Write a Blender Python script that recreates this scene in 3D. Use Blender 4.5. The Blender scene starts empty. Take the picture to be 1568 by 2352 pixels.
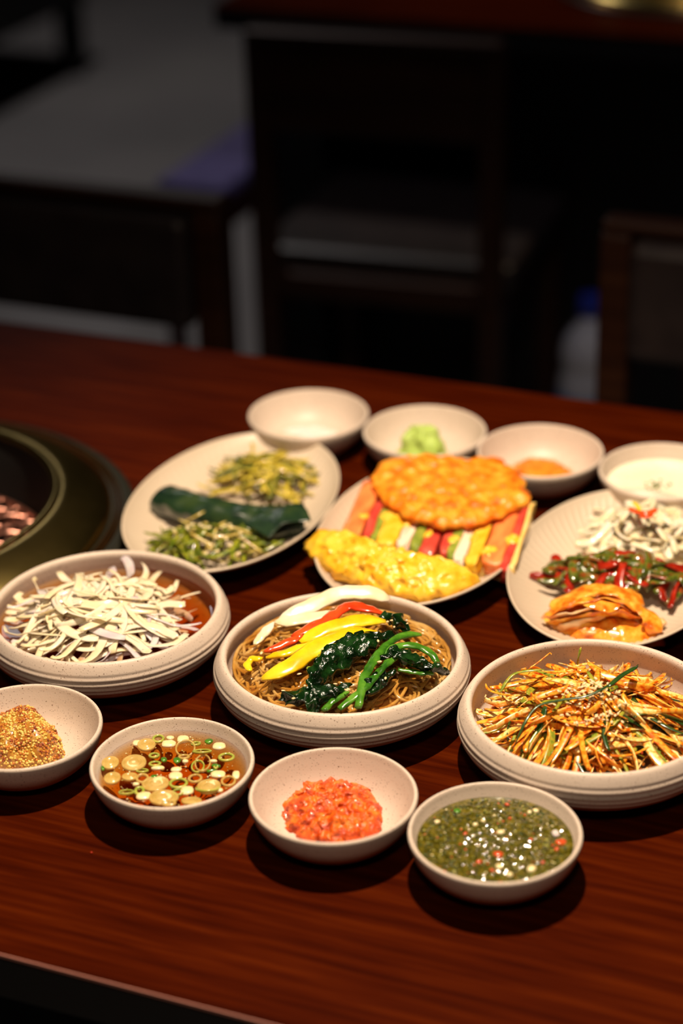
import bpy, bmesh, math, random
import numpy as np
from mathutils import Matrix, Vector, noise

# ------------------------------------------------------------------ camera
W, H = 1568, 2352
F_PX, PITCH, YAW, ROLL = 4714.743, math.radians(26.9831), math.radians(22.9259), math.radians(-1.6618)
T = 0.75                                            # height of the table top
CAM = np.array([0.0, 0.0, T + 0.8031])
_cp, _sp, _cy, _sy = math.cos(PITCH), math.sin(PITCH), math.cos(YAW), math.sin(YAW)
_fw = np.array([-_sy * _cp, _cy * _cp, -_sp]); _rt = np.array([_cy, _sy, 0.0]); _up = np.cross(_rt, _fw)
_c, _s = math.cos(ROLL), math.sin(ROLL)
RT, UP, FW = _c * _rt + _s * _up, -_s * _rt + _c * _up, _fw

def at(px, py, z):
    """World point that lies at height z above the table top on the sight line through a picture point."""
    d = (px - W / 2) / F_PX * RT - (py - H / 2) / F_PX * UP + FW
    t = (T + z - CAM[2]) / d[2]
    return CAM + t * d

scene = bpy.context.scene
col = scene.collection
cam_data = bpy.data.cameras.new('camera')
cam = bpy.data.objects.new('camera', cam_data); col.objects.link(cam)
m = Matrix.Identity(4)
for i in range(3):
    m[i][0], m[i][1], m[i][2], m[i][3] = RT[i], UP[i], -FW[i], CAM[i]
cam.matrix_world = m
cam_data.sensor_fit = 'VERTICAL'; cam_data.sensor_height = 36.0
cam_data.lens = F_PX / H * 36.0
cam_data.clip_start = 0.05; cam_data.clip_end = 60
cam_data.dof.use_dof = True
cam_data.dof.focus_distance = 1.435
cam_data.dof.aperture_fstop = 2.9
scene.camera = cam

# ------------------------------------------------------------------ world, lamps, exposure
world = bpy.data.worlds.new('world'); scene.world = world
world.use_nodes = True
world.node_tree.nodes['Background'].inputs[0].default_value = (0.9, 0.8, 0.75, 1)
world.node_tree.nodes['Background'].inputs[1].default_value = 0.002
scene.view_settings.view_transform = 'Standard'
scene.view_settings.look = 'None'
scene.view_settings.exposure = 0.0
scene.view_settings.gamma = 1.0
scene.view_settings.use_curve_mapping = False

def spot(name, loc, aim, energy, color, angle, blend, radius):
    d = bpy.data.lights.new(name, 'SPOT'); d.energy = energy; d.color = color
    d.spot_size = math.radians(angle); d.spot_blend = blend; d.shadow_soft_size = radius
    o = bpy.data.objects.new(name, d); col.objects.link(o); o.location = loc
    o.rotation_euler = (Vector(aim) - Vector(loc)).to_track_quat('-Z', 'Y').to_euler()
    return o
spot('table_downlight', (-0.43, 1.16, T + 1.35), (-0.40, 1.24, T), 140, (1.0, 0.80, 0.59), 72, 0.75, 0.018)
spot('ceiling_downlight', (0.10, -0.45, T + 1.90), (-0.45, 1.15, T), 44, (1.0, 0.82, 0.64), 40, 0.5, 0.12)
spot('aisle_downlight', (-2.45, 4.0, 2.7), (-2.3, 3.9, 0), 42, (1.0, 0.93, 0.90), 120, 0.6, 0.12)
spot('bottle_fill_light', (-0.50, 2.50, 2.75), (-0.80, 3.02, 0.2), 17, (0.95, 0.92, 1.0), 52, 0.6, 0.08)  # added fill spot that brightens the bottle and the chairs near it
spot('far_table_downlight', (-0.70, 3.75, T + 1.4), (-0.75, 3.6, T), 13, (1.0, 0.70, 0.38), 60, 0.5, 0.02)

# ------------------------------------------------------------------ helpers
rng = random.Random(7)
MAT = {}
WORLD_ORIGIN = {}                                   # where each object's own origin stood while it was built

def mat(name, colors, rough=0.5, scale=40, stretch=(1, 1, 1), spec=0.5, coat=0.0, sss=0.0, metal=0.0, bump=0.0, bump_scale=None,
        trans=0.0, detail=4, lo=0.35, hi=0.65, ior=1.45, sss_color=None, alpha=1.0, coat_rough=0.08):
    """Procedural Principled material; 'colors' are spread over a noise field."""
    m = bpy.data.materials.new(name); m.use_nodes = True
    nt = m.node_tree; b = nt.nodes['Principled BSDF']
    tc = nt.nodes.new('ShaderNodeTexCoord'); mp = nt.nodes.new('ShaderNodeMapping')
    mp.inputs['Scale'].default_value = stretch
    nt.links.new(tc.outputs['Object'], mp.inputs['Vector'])
    if len(colors) == 1:
        b.inputs['Base Color'].default_value = (*colors[0], 1)
    else:
        nz = nt.nodes.new('ShaderNodeTexNoise'); nz.inputs['Scale'].default_value = scale; nz.inputs['Detail'].default_value = detail
        nt.links.new(mp.outputs['Vector'], nz.inputs['Vector'])
        cr = nt.nodes.new('ShaderNodeValToRGB'); el = cr.color_ramp.elements
        while len(el) < len(colors): el.new(0.5)
        for i, c in enumerate(colors):
            el[i].position = lo + (hi - lo) * i / (len(colors) - 1); el[i].color = (*c, 1)
        nt.links.new(nz.outputs['Fac'], cr.inputs['Fac']); nt.links.new(cr.outputs['Color'], b.inputs['Base Color'])
    b.inputs['Roughness'].default_value = rough; b.inputs['Specular IOR Level'].default_value = spec
    b.inputs['Metallic'].default_value = metal; b.inputs['Coat Weight'].default_value = coat; b.inputs['Coat Roughness'].default_value = coat_rough; b.inputs['Alpha'].default_value = alpha
    b.inputs['IOR'].default_value = ior
    if sss > 0:
        b.inputs['Subsurface Weight'].default_value = sss
        b.inputs['Subsurface Radius'].default_value = sss_color or (1.0, 0.6, 0.3); b.inputs['Subsurface Scale'].default_value = 0.003
    b.inputs['Transmission Weight'].default_value = trans
    if bump > 0:
        n2 = nt.nodes.new('ShaderNodeTexNoise'); n2.inputs['Scale'].default_value = bump_scale or scale; n2.inputs['Detail'].default_value = 3
        nt.links.new(mp.outputs['Vector'], n2.inputs['Vector'])
        bp = nt.nodes.new('ShaderNodeBump'); bp.inputs['Strength'].default_value = bump; bp.inputs['Distance'].default_value = 0.002
        nt.links.new(n2.outputs['Fac'], bp.inputs['Height']); nt.links.new(bp.outputs['Normal'], b.inputs['Normal'])
    MAT[name] = m
    return m

def tag(o, label=None, cat=None, group=None, kind=None):
    if label: o['label'] = label
    if cat: o['category'] = cat
    if group: o['group'] = group
    if kind: o['kind'] = kind
    return o

def mobj(name, verts, faces, material, parent=None, smooth=True, origin=None, mat_idx=None):
    """One mesh object. 'origin' is where the object's own origin goes (verts are given in world space)."""
    v = np.asarray(verts, float)
    me = bpy.data.meshes.new(name)
    off = np.zeros(3) if origin is None else np.asarray(origin, float)
    if parent is not None: off = WORLD_ORIGIN[parent.name]
    me.from_pydata((v - off).tolist(), [], faces if isinstance(faces, list) else faces.tolist())
    for mm in (material if isinstance(material, (list, tuple)) else [material]):
        me.materials.append(MAT[mm] if isinstance(mm, str) else mm)
    if mat_idx is not None: me.polygons.foreach_set('material_index', mat_idx)
    if smooth: me.polygons.foreach_set('use_smooth', [True] * len(me.polygons))
    me.update()
    o = bpy.data.objects.new(name, me); col.objects.link(o)
    if parent is not None: o.parent = parent
    else: o.location = off
    WORLD_ORIGIN[o.name] = off
    return o

def empty(name, loc):
    o = bpy.data.objects.new(name, None); col.objects.link(o); o.location = loc; o.empty_display_size = 0.05
    WORLD_ORIGIN[o.name] = np.array(loc, float)
    return o

def copy_tree(root, loc, rotz):
    def cp(o, parent):
        c = o.copy(); col.objects.link(c)
        if parent is not None: c.parent = parent
        for ch in [x for x in o.children]: cp(ch, c)
        return c
    r = cp(root, None); r.location = loc; r.rotation_euler = (0, 0, rotz)
    return r

class MB:
    """Collects shapes into one mesh."""
    def __init__(s): s.v, s.f, s.n, s.mi = [], [], 0, []
    def add(s, v, f, mi=0):
        v = np.asarray(v, float); s.v.append(v); s.f += [[i + s.n for i in q] for q in f]; s.mi += [mi] * len(f); s.n += len(v)
    def box(s, lo, hi, bev=0.0):
        v, f = box(lo, hi, bev); s.add(v, f)
    def build(s, name, material, parent=None, smooth=True, origin=None):
        return mobj(name, np.concatenate(s.v), s.f, material, parent, smooth, origin, s.mi if isinstance(material, (list, tuple)) else None)

def box(lo, hi, bev=0.0):
    bm = bmesh.new(); bmesh.ops.create_cube(bm, size=1.0)
    lo, hi = np.array(lo, float), np.array(hi, float)
    for v in bm.verts: v.co = Vector((lo + hi) / 2 + np.array(v.co) * (hi - lo))
    if bev > 0: bmesh.ops.bevel(bm, geom=list(bm.edges), offset=bev, segments=2, affect='EDGES', profile=0.5)
    bm.verts.index_update()
    v = [tuple(x.co) for x in bm.verts]; f = [[x.index for x in q.verts] for q in bm.faces]
    bm.free(); return np.array(v), f

def grid_faces(nu, nv, wrap):
    f = []
    for i in range(nu - 1):
        for j in range(nv if wrap else nv - 1):
            k = (j + 1) % nv
            f.append([i * nv + j, i * nv + k, (i + 1) * nv + k, (i + 1) * nv + j])
    return f

def lathe(prof, n=96, sx=1.0, sy=1.0, zfun=None):
    prof = np.array(prof, float); a = np.linspace(0, 2 * np.pi, n, endpoint=False)
    v = np.zeros((len(prof), n, 3))
    v[:, :, 0] = prof[:, :1] * np.cos(a) * sx; v[:, :, 1] = prof[:, :1] * np.sin(a) * sy; v[:, :, 2] = prof[:, 1:2]
    if zfun is not None: v[:, :, 2] += zfun(prof[:, :1], a[None, :])
    return v.reshape(-1, 3), grid_faces(len(prof), n, True)

def smooth_prof(p, sub=4):
    p = np.array(p, float); out = []
    for i in range(len(p) - 1):
        p0, p1, p2, p3 = p[max(i - 1, 0)], p[i], p[i + 1], p[min(i + 2, len(p) - 1)]
        for k in range(sub):
            t = k / sub
            out.append(0.5 * ((2 * p1) + (p2 - p0) * t + (2 * p0 - 5 * p1 + 4 * p2 - p3) * t * t + (3 * p1 - p0 - 3 * p2 + p3) * t ** 3))
    out.append(p[-1]); return np.array(out)

def strip(path, width, thick, sides=6, twist=0.0, up=None, roll0=0.0, taper=0.25, amp=0.0, freq=150.0, wprof=None):
    """Closed strand of elliptical section along a path (n x 3)."""
    p = np.asarray(path, float); n = len(p)
    tan = np.gradient(p, axis=0); tan /= np.linalg.norm(tan, axis=1)[:, None] + 1e-12
    upv = np.tile(np.array([0, 0, 1.0]) if up is None else np.asarray(up, float), (n, 1))
    side = np.cross(tan, upv); ln = np.linalg.norm(side, axis=1)[:, None]
    side = np.where(ln > 1e-4, side / np.maximum(ln, 1e-9), np.array([1.0, 0, 0])); nor = np.cross(side, tan)
    t = np.linspace(0, 1, n)
    k = wprof(t) if wprof is not None else np.minimum(1.0, taper + (1 - taper) * np.minimum(t, 1 - t) * 8)
    a = np.linspace(0, 2 * np.pi, sides, endpoint=False); v = np.zeros((n, sides, 3))
    for i in range(n):
        r = roll0 + twist * t[i]; c, s = math.cos(r), math.sin(r)
        e1 = side[i] * c + nor[i] * s; e2 = -side[i] * s + nor[i] * c
        v[i] = p[i] + np.outer(np.cos(a) * width / 2 * k[i], e1) + np.outer(np.sin(a) * thick / 2 * max(k[i], 0.4), e2)
    v = v.reshape(-1, 3)
    if amp > 0: v = v + np.array([np.array(noise.noise_vector(Vector(q * freq))) for q in v]) * amp
    f = grid_faces(n, sides, True)
    f.append(list(range(sides))[::-1]); f.append([(n - 1) * sides + j for j in range(sides)])
    return v, f

def curve(pts, n=16):
    """Smooth path through control points."""
    p = smooth_prof(np.array(pts, float), 8)
    s = np.concatenate([[0], np.cumsum(np.linalg.norm(np.diff(p, axis=0), axis=1))])
    u = np.linspace(0, s[-1], n)
    return np.stack([np.interp(u, s, p[:, i]) for i in range(p.shape[1])], 1)

def arc2d(x, y, ang, length, bend, n=12):
    """Planar arc through (x, y) heading ang, turning by bend radians over its length."""
    s = np.linspace(-0.5, 0.5, n); th = ang + bend * s; ds = length / (n - 1)
    px = np.cumsum(np.cos(th)) * ds; py = np.cumsum(np.sin(th)) * ds
    return np.stack([x + px - px[n // 2], y + py - py[n // 2]], 1)

def outline_blob(pts, zb, h, rings=14, seg=72, power=2.2, soft=0.6, amp=0.001, freq=120.0, edge=0.0, tilt=(0, 0), ctr=None):
    """Soft lump whose plan follows an outline (world xy); zb is the height of its underside above the table."""
    pts = np.array([q[:2] for q in pts]); c = pts.mean(0) if ctr is None else np.array(ctr)
    nx = np.roll(pts, -1, 0); pts = np.concatenate([pts + (nx - pts) * t for t in (0, 0.2, 0.4, 0.6, 0.8)])
    d = pts - c; ang = np.arctan2(d[:, 1], d[:, 0]); r = np.hypot(d[:, 0], d[:, 1]); o = np.argsort(ang); ang, r = ang[o], r[o]
    A = np.linspace(-np.pi, np.pi, seg, endpoint=False)
    ae = np.concatenate([ang - 2 * np.pi, ang, ang + 2 * np.pi]); re = np.concatenate([r, r, r])
    R = np.interp(A, ae, re); R = (np.roll(R, 1) + 2 * R + np.roll(R, -1)) / 4
    if edge > 0:
        R = R + np.array([noise.noise(Vector((math.cos(a) * 6 + c[0] * 90, math.sin(a) * 6, c[1] * 50))) for a in A]) * edge
    v = []; K = [((i + 1) / rings) for i in range(rings)]
    def z_at(k): return h * (max(0.0, 1 - k ** power)) ** soft
    v.append((c[0], c[1], zb + h))
    for k in K:
        for a, rr in zip(A, R): v.append((c[0] + math.cos(a) * rr * k, c[1] + math.sin(a) * rr * k, zb + z_at(k)))
    for k in (0.93, 0.6):
        for a, rr in zip(A, R): v.append((c[0] + math.cos(a) * rr * k, c[1] + math.sin(a) * rr * k, zb - 0.0012))
    v.append((c[0], c[1], zb - 0.0012))
    v = np.array(v); v[:, 2] += (v[:, 0] - c[0]) * tilt[0] + (v[:, 1] - c[1]) * tilt[1] + T
    if amp > 0:
        nv = np.array([np.array(noise.turbulence_vector(Vector(q * freq), 3, False)) for q in v[:-1 - 2 * seg]])
        v[:len(nv)] += nv * amp
    f = [[0, 1 + j, 1 + (j + 1) % seg] for j in range(seg)]
    nr = rings + 2
    for i in range(nr - 1):
        for j in range(seg):
            k = (j + 1) % seg; f.append([1 + i * seg + j, 1 + (i + 1) * seg + j, 1 + (i + 1) * seg + k, 1 + i * seg + k])
    last = 1 + nr * seg
    f += [[last, 1 + (nr - 1) * seg + (j + 1) % seg, 1 + (nr - 1) * seg + j] for j in range(seg)]
    return v, f, c

_ico = None
def ico(sub=1):
    bm = bmesh.new(); bmesh.ops.create_icosphere(bm, subdivisions=sub, radius=1.0)
    bm.verts.index_update(); v = np.array([tuple(x.co) for x in bm.verts]); f = [[x.index for x in q.verts] for q in bm.faces]
    bm.free(); return v, f
ICO1, ICO2 = ico(1), ico(2)

def rot(rx, ry, rz): return np.array(Matrix.Rotation(rz, 3, 'Z') @ Matrix.Rotation(ry, 3, 'Y') @ Matrix.Rotation(rx, 3, 'X'))

# ------------------------------------------------------------------ materials
def wood(name, dark, mid, light, rough, scale=1.0, spec=0.5):
    m = mat(name, [dark, mid, light], rough, 14 * scale, (0.35, 6, 6), spec=spec, detail=8, lo=0.3, hi=0.72)
    nt = m.node_tree; b = nt.nodes['Principled BSDF']
    nz = nt.nodes.new('ShaderNodeTexNoise'); nz.inputs['Scale'].default_value = 60 * scale; nz.inputs['Detail'].default_value = 4
    mp = [n for n in nt.nodes if n.type == 'MAPPING'][0]; nt.links.new(mp.outputs['Vector'], nz.inputs['Vector'])
    mr = nt.nodes.new('ShaderNodeMapRange'); mr.inputs['To Min'].default_value = rough - 0.06; mr.inputs['To Max'].default_value = rough + 0.14
    nt.links.new(nz.outputs['Fac'], mr.inputs['Value']); nt.links.new(mr.outputs['Result'], b.inputs['Roughness'])
    return m
wood('table_wood', (0.024, 0.0021, 0.0001), (0.043, 0.0044, 0.0002), (0.068, 0.0088, 0.0005), 0.40, scale=1.9, spec=0.02)
wood('chair_wood', (0.020, 0.0055, 0.0018), (0.032, 0.009, 0.003), (0.046, 0.015, 0.005), 0.45, spec=0.3)
mat('highlight_band', [(0.40, 0.16, 0.12)], 0.4)  # pale pink paints the highlight along the near table edge
mat('room_wall', [(0.05, 0.035, 0.028), (0.07, 0.05, 0.04)], 0.8, 3)
mat('leather', [(0.020, 0.013, 0.013), (0.030, 0.020, 0.019)], 0.42, 25, bump=0.15, bump_scale=400)
mat('black_panel', [(0.006, 0.005, 0.005)], 0.6)
mat('floor_stone', [(0.26, 0.25, 0.25), (0.33, 0.31, 0.31), (0.38, 0.36, 0.35)], 0.55, 1.6, detail=6, lo=0.3, hi=0.7)
mat('purple_cloth', [(0.12, 0.10, 0.26), (0.16, 0.13, 0.32)], 0.8, 30)
mat('dark_red_wood', [(0.040, 0.006, 0.006)], 0.5)

def ceramic(name, base, dark, spots=True):
    m = mat(name, [base, tuple(c * 1.06 for c in base)], 0.42, 12, spec=0.45, bump=0.06, bump_scale=900)
    nt = m.node_tree; b = nt.nodes['Principled BSDF']
    mp = [n for n in nt.nodes if n.type == 'MAPPING'][0]; cr = [n for n in nt.nodes if n.type == 'VALTORGB'][0]
    prev = cr.outputs['Color']
    for sc, rad, keep in ((900.0, 0.26, 0.42), (420.0, 0.20, 0.26)):
        vo = nt.nodes.new('ShaderNodeTexVoronoi'); vo.inputs['Scale'].default_value = sc
        nt.links.new(mp.outputs['Vector'], vo.inputs['Vector'])
        lt = nt.nodes.new('ShaderNodeMath'); lt.operation = 'LESS_THAN'; lt.inputs[1].default_value = rad
        nt.links.new(vo.outputs['Distance'], lt.inputs[0])
        sp = nt.nodes.new('ShaderNodeSeparateColor'); nt.links.new(vo.outputs['Color'], sp.inputs['Color'])
        l2 = nt.nodes.new('ShaderNodeMath'); l2.operation = 'LESS_THAN'; l2.inputs[1].default_value = keep
        nt.links.new(sp.outputs[0], l2.inputs[0])
        mu = nt.nodes.new('ShaderNodeMath'); mu.operation = 'MULTIPLY'
        nt.links.new(lt.outputs[0], mu.inputs[0]); nt.links.new(l2.outputs[0], mu.inputs[1])
        m3 = nt.nodes.new('ShaderNodeMath'); m3.operation = 'MULTIPLY'
        nt.links.new(mu.outputs[0], m3.inputs[0]); nt.links.new(sp.outputs[1], m3.inputs[1])
        mx = nt.nodes.new('ShaderNodeMix'); mx.data_type = 'RGBA'; mx.inputs['B'].default_value = (*dark, 1)
        nt.links.new(m3.outputs[0], mx.inputs['Factor']); nt.links.new(prev, mx.inputs['A']); prev = mx.outputs['Result']
    nt.links.new(prev, b.inputs['Base Color'])
    return m
ceramic('stoneware', (0.60, 0.49, 0.40), (0.12, 0.06, 0.03))
mat('plate_glaze', [(0.56, 0.45, 0.33), (0.60, 0.49, 0.37)], 0.42, 12, spec=0.45)

mat('brass', [(0.34, 0.25, 0.075), (0.50, 0.37, 0.12)], 0.25, 20, metal=1.0)
mat('bronze', [(0.34, 0.17, 0.035), (0.26, 0.12, 0.025)], 0.25, 20, metal=1.0)
mat('dark_iron', [(0.016, 0.016, 0.012)], 0.32)
mat('soot', [(0.004, 0.0035, 0.003)], 0.8)
mat('copper_wire', [(0.62, 0.30, 0.22), (0.50, 0.20, 0.14)], 0.28, 80, metal=0.9)

# ------------------------------------------------------------------ the setting
v, f = box((-6.5, -1.5, -0.06), (2.5, 9.0, 0.0))
WL = [('wall_back', (-6.6, 9.0, 0), (2.6, 9.1, 2.95)), ('wall_front', (-6.6, -1.6, 0), (2.6, -1.5, 2.95)), ('wall_left', (-6.6, -1.5, 0), (-6.5, 9.0, 2.95)),
      ('wall_right', (2.5, -1.5, 0), (2.6, 9.0, 2.95)), ('ceiling', (-6.6, -1.6, 2.95), (2.6, 9.1, 3.05))]
for nm, lo, hi in WL:
    wv, wf = box(lo, hi); tag(mobj(nm, wv, wf, 'room_wall', smooth=False), 'plain dark brown ' + nm.split('_')[0] + ' of the restaurant', kind='structure')
fl = mobj('floor', v, f, 'floor_stone', smooth=False); tag(fl, 'grey stone restaurant floor in dim light', kind='structure')

# ------------------------------------------------------------------ tables
GC = np.array([-0.98, 1.29])                        # middle of the grill
Y0, Y1, X0, X1 = 0.8348, 1.7486, -2.06, 0.12

def table_top(x0, x1, y0, y1, hole, rad, z0, z1, n=96, bev=0.0015):
    """Slab with a round hole; the outer edge has a small bevel."""
    cx, cy = hole; a = np.linspace(0, 2 * np.pi, n, endpoint=False)
    corners = [math.atan2(y - cy, x - cx) % (2 * np.pi) for x in (x0, x1) for y in (y0, y1)]
    for c in corners: a[np.argmin(np.abs(a - c))] = c
    def rect(ins):
        out = []
        for t in a:
            dx, dy = math.cos(t), math.sin(t)
            tx = ((x1 - ins if dx > 0 else x0 + ins) - cx) / dx if abs(dx) > 1e-9 else 1e9
            ty = ((y1 - ins if dy > 0 else y0 + ins) - cy) / dy if abs(dy) > 1e-9 else 1e9
            k = min(tx, ty); out.append((cx + dx * k, cy + dy * k))
        return np.array(out)
    ci = np.stack([cx + rad * np.cos(a), cy + rad * np.sin(a)], 1)
    loops = [(ci, z0), (ci, z1), (rect(bev), z1), (rect(0), z1 - bev), (rect(0), z0), (ci, z0)]
    v = np.concatenate([np.column_stack([l, np.full(n, z)]) for l, z in loops])
    return v, grid_faces(len(loops), n, True)

def build_table(name, x0, x1, y0, y1, hole, label, band):
    t = empty(name, ((x0 + x1) / 2, (y0 + y1) / 2, 0)); tag(t, label, 'table')
    v, f = table_top(x0, x1, y0, y1, hole, 0.196, T - 0.0045, T, bev=0.0006)
    top = mobj('table_top', v, f, 'table_wood', t, smooth=False)
    v, f = table_top(x0 + 0.002, x1 - 0.002, y0 + 0.003, y1 - 0.003, hole, 0.196, T - 0.038, T - 0.0045)
    mobj('core', v, f, 'black_panel', t, smooth=False)  # black colour stands in for shade on the unlit side face
    if band:
        b = MB(); b.box((x0, y0 - 0.0010, T - 0.0030), (x1, y0, T - 0.0004), 0.0003); b.build('highlight_band', 'highlight_band', top, smooth=False)  # thin strip carrying the painted edge highlight
    for xa in ((x0 + 0.26, x1 - 0.36) if band else (x0 + 0.07, x1 - 0.17)):
        b = MB(); b.box((xa, y0 + (0.22 if band else 0.04), 0.03), (xa + 0.10, y1 - (0.22 if band else 0.04), T - 0.038), 0.004); b.build('leg', 'black_panel', t, smooth=False)  # far table: legs deepened into panels, added to block aisle light and darken the floor
        b = MB(); b.box((xa - 0.04, y0 + 0.14, 0.0), (xa + 0.14, y1 - 0.14, 0.03), 0.004); b.build('foot', 'black_panel', t, smooth=False)
    b = MB(); b.box((hole[0] - 0.19, hole[1] - 0.19, 0.12), (hole[0] + 0.19, hole[1] + 0.19, 0.50), 0.01); b.build('grill_box', 'black_panel', t, smooth=False)
    return t
build_table('dining_table', X0, X1, Y0, Y1, GC, 'reddish brown wooden table carrying all the dishes in front', True)
TY0, TY1, TX0, TX1 = 3.12, 4.02, -1.53, 0.55
t2 = build_table('dining_table', TX0, TX1, TY0, TY1, (-0.80, 3.47), 'dark brown table in the background behind the open-backed chair', False)
b = MB(); b.box((-1.36, 3.27, 0.03), (0.36, 3.30, T - 0.038), 0.004); b.build('modesty_panel', 'black_panel', t2, smooth=False)

# ------------------------------------------------------------------ grills
def build_grill(c, label, wires):
    g = empty('table_grill', (c[0], c[1], T)); tag(g, label, 'grill')
    def part(name, prof, m, parent=g, n=128):
        v, f = lathe(smooth_prof(prof, 3), n); v = v + np.array([c[0], c[1], T]); return mobj(name, v, f, m, parent)
    part('flange', [(0.190, 0.000), (0.221, 0.000), (0.2235, 0.002), (0.222, 0.0055), (0.215, 0.0075), (0.206, 0.0078), (0.198, 0.006)], 'dark_iron')
    part('brass_ring', [(0.2015, 0.0060), (0.2020, 0.0105), (0.2005, 0.0135), (0.196, 0.0170), (0.190, 0.0205), (0.180, 0.0250), (0.170, 0.0283),
                        (0.163, 0.0298), (0.1585, 0.0292), (0.1560, 0.0265), (0.1550, 0.020), (0.1545, 0.005)], 'brass')
    for r in (0.2058, 0.2086, 0.2114):
        part('groove_ring', [(r - 0.0011, 0.0066), (r - 0.0009, 0.0092), (r, 0.0100), (r + 0.0009, 0.0092), (r + 0.0011, 0.0066)], 'bronze')
    part('inner_lip', [(0.1562, 0.0285), (0.1590, 0.0306), (0.1560, 0.0318), (0.1528, 0.0302), (0.1520, 0.0270)], 'brass')
    part('fire_pot', [(0.1545, 0.026), (0.152, 0.0), (0.150, -0.06), (0.142, -0.12), (0.10, -0.15), (0.0, -0.152)], 'soot')
    return g
build_grill(GC, 'round brass rimmed charcoal grill set into the front table', True)
build_grill((-0.80, 3.47), 'brass rimmed grill set into the background table', False)
# woven wire net lying inside the front grill
gr = empty('grill_net', (GC[0], GC[1], T - 0.03)); tag(gr, 'copper coloured wire net lying inside the charcoal grill', 'grill net')
NR = 0.147
v, f = strip(np.array([(GC[0] + NR * math.cos(a), GC[1] + NR * math.sin(a), T - 0.032) for a in np.linspace(0, 2 * math.pi, 97)]), 0.004, 0.004, 6, taper=1)
mobj('hoop', v, f, 'copper_wire', gr)
for fam in (0, 1):
    for k in range(-8, 9):
        d = k * 0.0168; L = math.sqrt(max(NR ** 2 - d ** 2, 0)) - 0.001
        ang = math.radians(30 + 60 * fam); u = np.array([math.cos(ang), math.sin(ang)]); w = np.array([-u[1], u[0]])
        s = np.linspace(-L, L, 40)
        p = np.column_stack([GC[0] + u[0] * s + w[0] * d, GC[1] + u[1] * s + w[1] * d, T - 0.032 + 0.0018 * np.sin(s / 0.0168 * math.pi + k * math.pi + fam * math.pi)])
        v, f = strip(p, 0.0034, 0.0034, 6, taper=1); mobj('wire', v, f, 'copper_wire', gr)

# ------------------------------------------------------------------ chairs
def build_chair(loc, label):
    """Chair facing -y: two rear posts, low upholstered back, padded seat."""
    x, y = loc; c = empty('dining_chair', (x, y, 0)); hw = 0.20
    def bx(name, lo, hi, m, bev=0.006, parent=c):
        b = MB(); b.box((x + lo[0], y + lo[1], lo[2]), (x + hi[0], y + hi[1], hi[2]), bev); return b.build(name, m, parent, smooth=False)
    for s in (-1, 1):
        a, b_ = sorted((s * hw, s * (hw - 0.036)))
        bx('leg', (a, -0.018, 0), (b_, 0.022, 0.795), 'chair_wood')
        bx('leg', (a, -0.42, 0), (b_, -0.382, 0.40), 'chair_wood')
        bx('side_rail', (a + 0.006, -0.385, 0.35), (b_ - 0.006, -0.015, 0.405), 'chair_wood', 0.003)
    bx('back_panel', (-hw + 0.036, 0.002, 0.655), (hw - 0.036, 0.020, 0.798), 'chair_wood', 0.005)
    bx('top_rail', (-hw, -0.012, 0.792), (hw, 0.024, 0.808), 'chair_wood', 0.006)
    p = bx('back_pad', (-hw + 0.037, -0.034, 0.652), (hw - 0.037, 0.004, 0.790), 'leather', 0.012)
    bx('lower_rail', (-hw + 0.036, -0.008, 0.385), (hw - 0.036, 0.016, 0.425), 'chair_wood', 0.004)
    bx('front_rail', (-hw + 0.036, -0.41, 0.35), (hw - 0.036, -0.39, 0.405), 'chair_wood', 0.003)
    bx('seat', (-hw - 0.012, -0.43, 0.405), (hw + 0.012, -0.016, 0.455), 'leather', 0.015)
    tag(c, label, 'chair')
    return c
build_chair((-1.196, 2.035), 'dark chair with padded back tucked behind the table on the left')
build_chair((-0.368, 2.11), 'dark padded chair behind the table at the right edge')
ch = build_chair((-9, -9), 'dark wooden chair seen from behind with an open gap under its back')
ch.location = (-1.113, 2.805, 0); ch.rotation_euler = (0, 0, math.pi + math.radians(4))
c2 = copy_tree(ch, (-0.42, 2.80, 0), math.pi); tag(c2, 'barely lit wooden chair at the far right before the background table', 'chair')

# stool with cushion, low bench in the aisle, water bottle on the floor
s = empty('cushion_stool', (-1.55, 3.29, 0)); tag(s, 'narrow dark red stool with purple cushion left of the open-backed chair', 'stool')
b = MB(); b.box((-1.622, 3.03, 0.385), (-1.482, 3.55, 0.43), 0.006); b.build('seat', 'dark_red_wood', s, smooth=False)
b = MB(); b.box((-1.620, 3.035, 0.43), (-1.484, 3.545, 0.462), 0.012); b.build('cushion', 'purple_cloth', s, smooth=False)
for dx in (-1, 1):
    for dy in (-1, 1):
        b = MB(); b.box((-1.552 + dx * 0.05 - 0.013, 3.29 + dy * 0.23 - 0.016, 0), (-1.552 + dx * 0.05 + 0.013, 3.29 + dy * 0.23 + 0.016, 0.385), 0.004)
        b.build('leg', 'dark_red_wood', s, smooth=False)
s = empty('bench', (-3.6, 4.8, 0)); tag(s, 'black bench with square legs in the far left corner', 'bench')
b = MB(); b.box((-4.4, 4.35, 0.21), (-2.93, 5.19, 0.34), 0.01); b.build('seat', 'black_panel', s, smooth=False)
for xx in (-2.98, -4.3):
    for yy in (4.42, 5.15):
        b = MB(); b.box((xx - 0.03, yy - 0.03, 0), (xx + 0.03, yy + 0.03, 0.21), 0.004); b.build('leg', 'black_panel', s, smooth=False)
MATW = mat('bottle_plastic', [(0.55, 0.56, 0.66), (0.62, 0.62, 0.70)], 0.2, 20)
mat('blue_plastic', [(0.02, 0.04, 0.40)], 0.35)
mat('blue_label', [(0.05, 0.16, 0.42), (0.10, 0.22, 0.5)], 0.4, 30)
BX, BY = -0.832, 3.03
s = empty('water_bottle', (BX, BY, 0)); tag(s, 'pale plastic bottle with blue cap standing on the floor', 'bottle')
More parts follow.
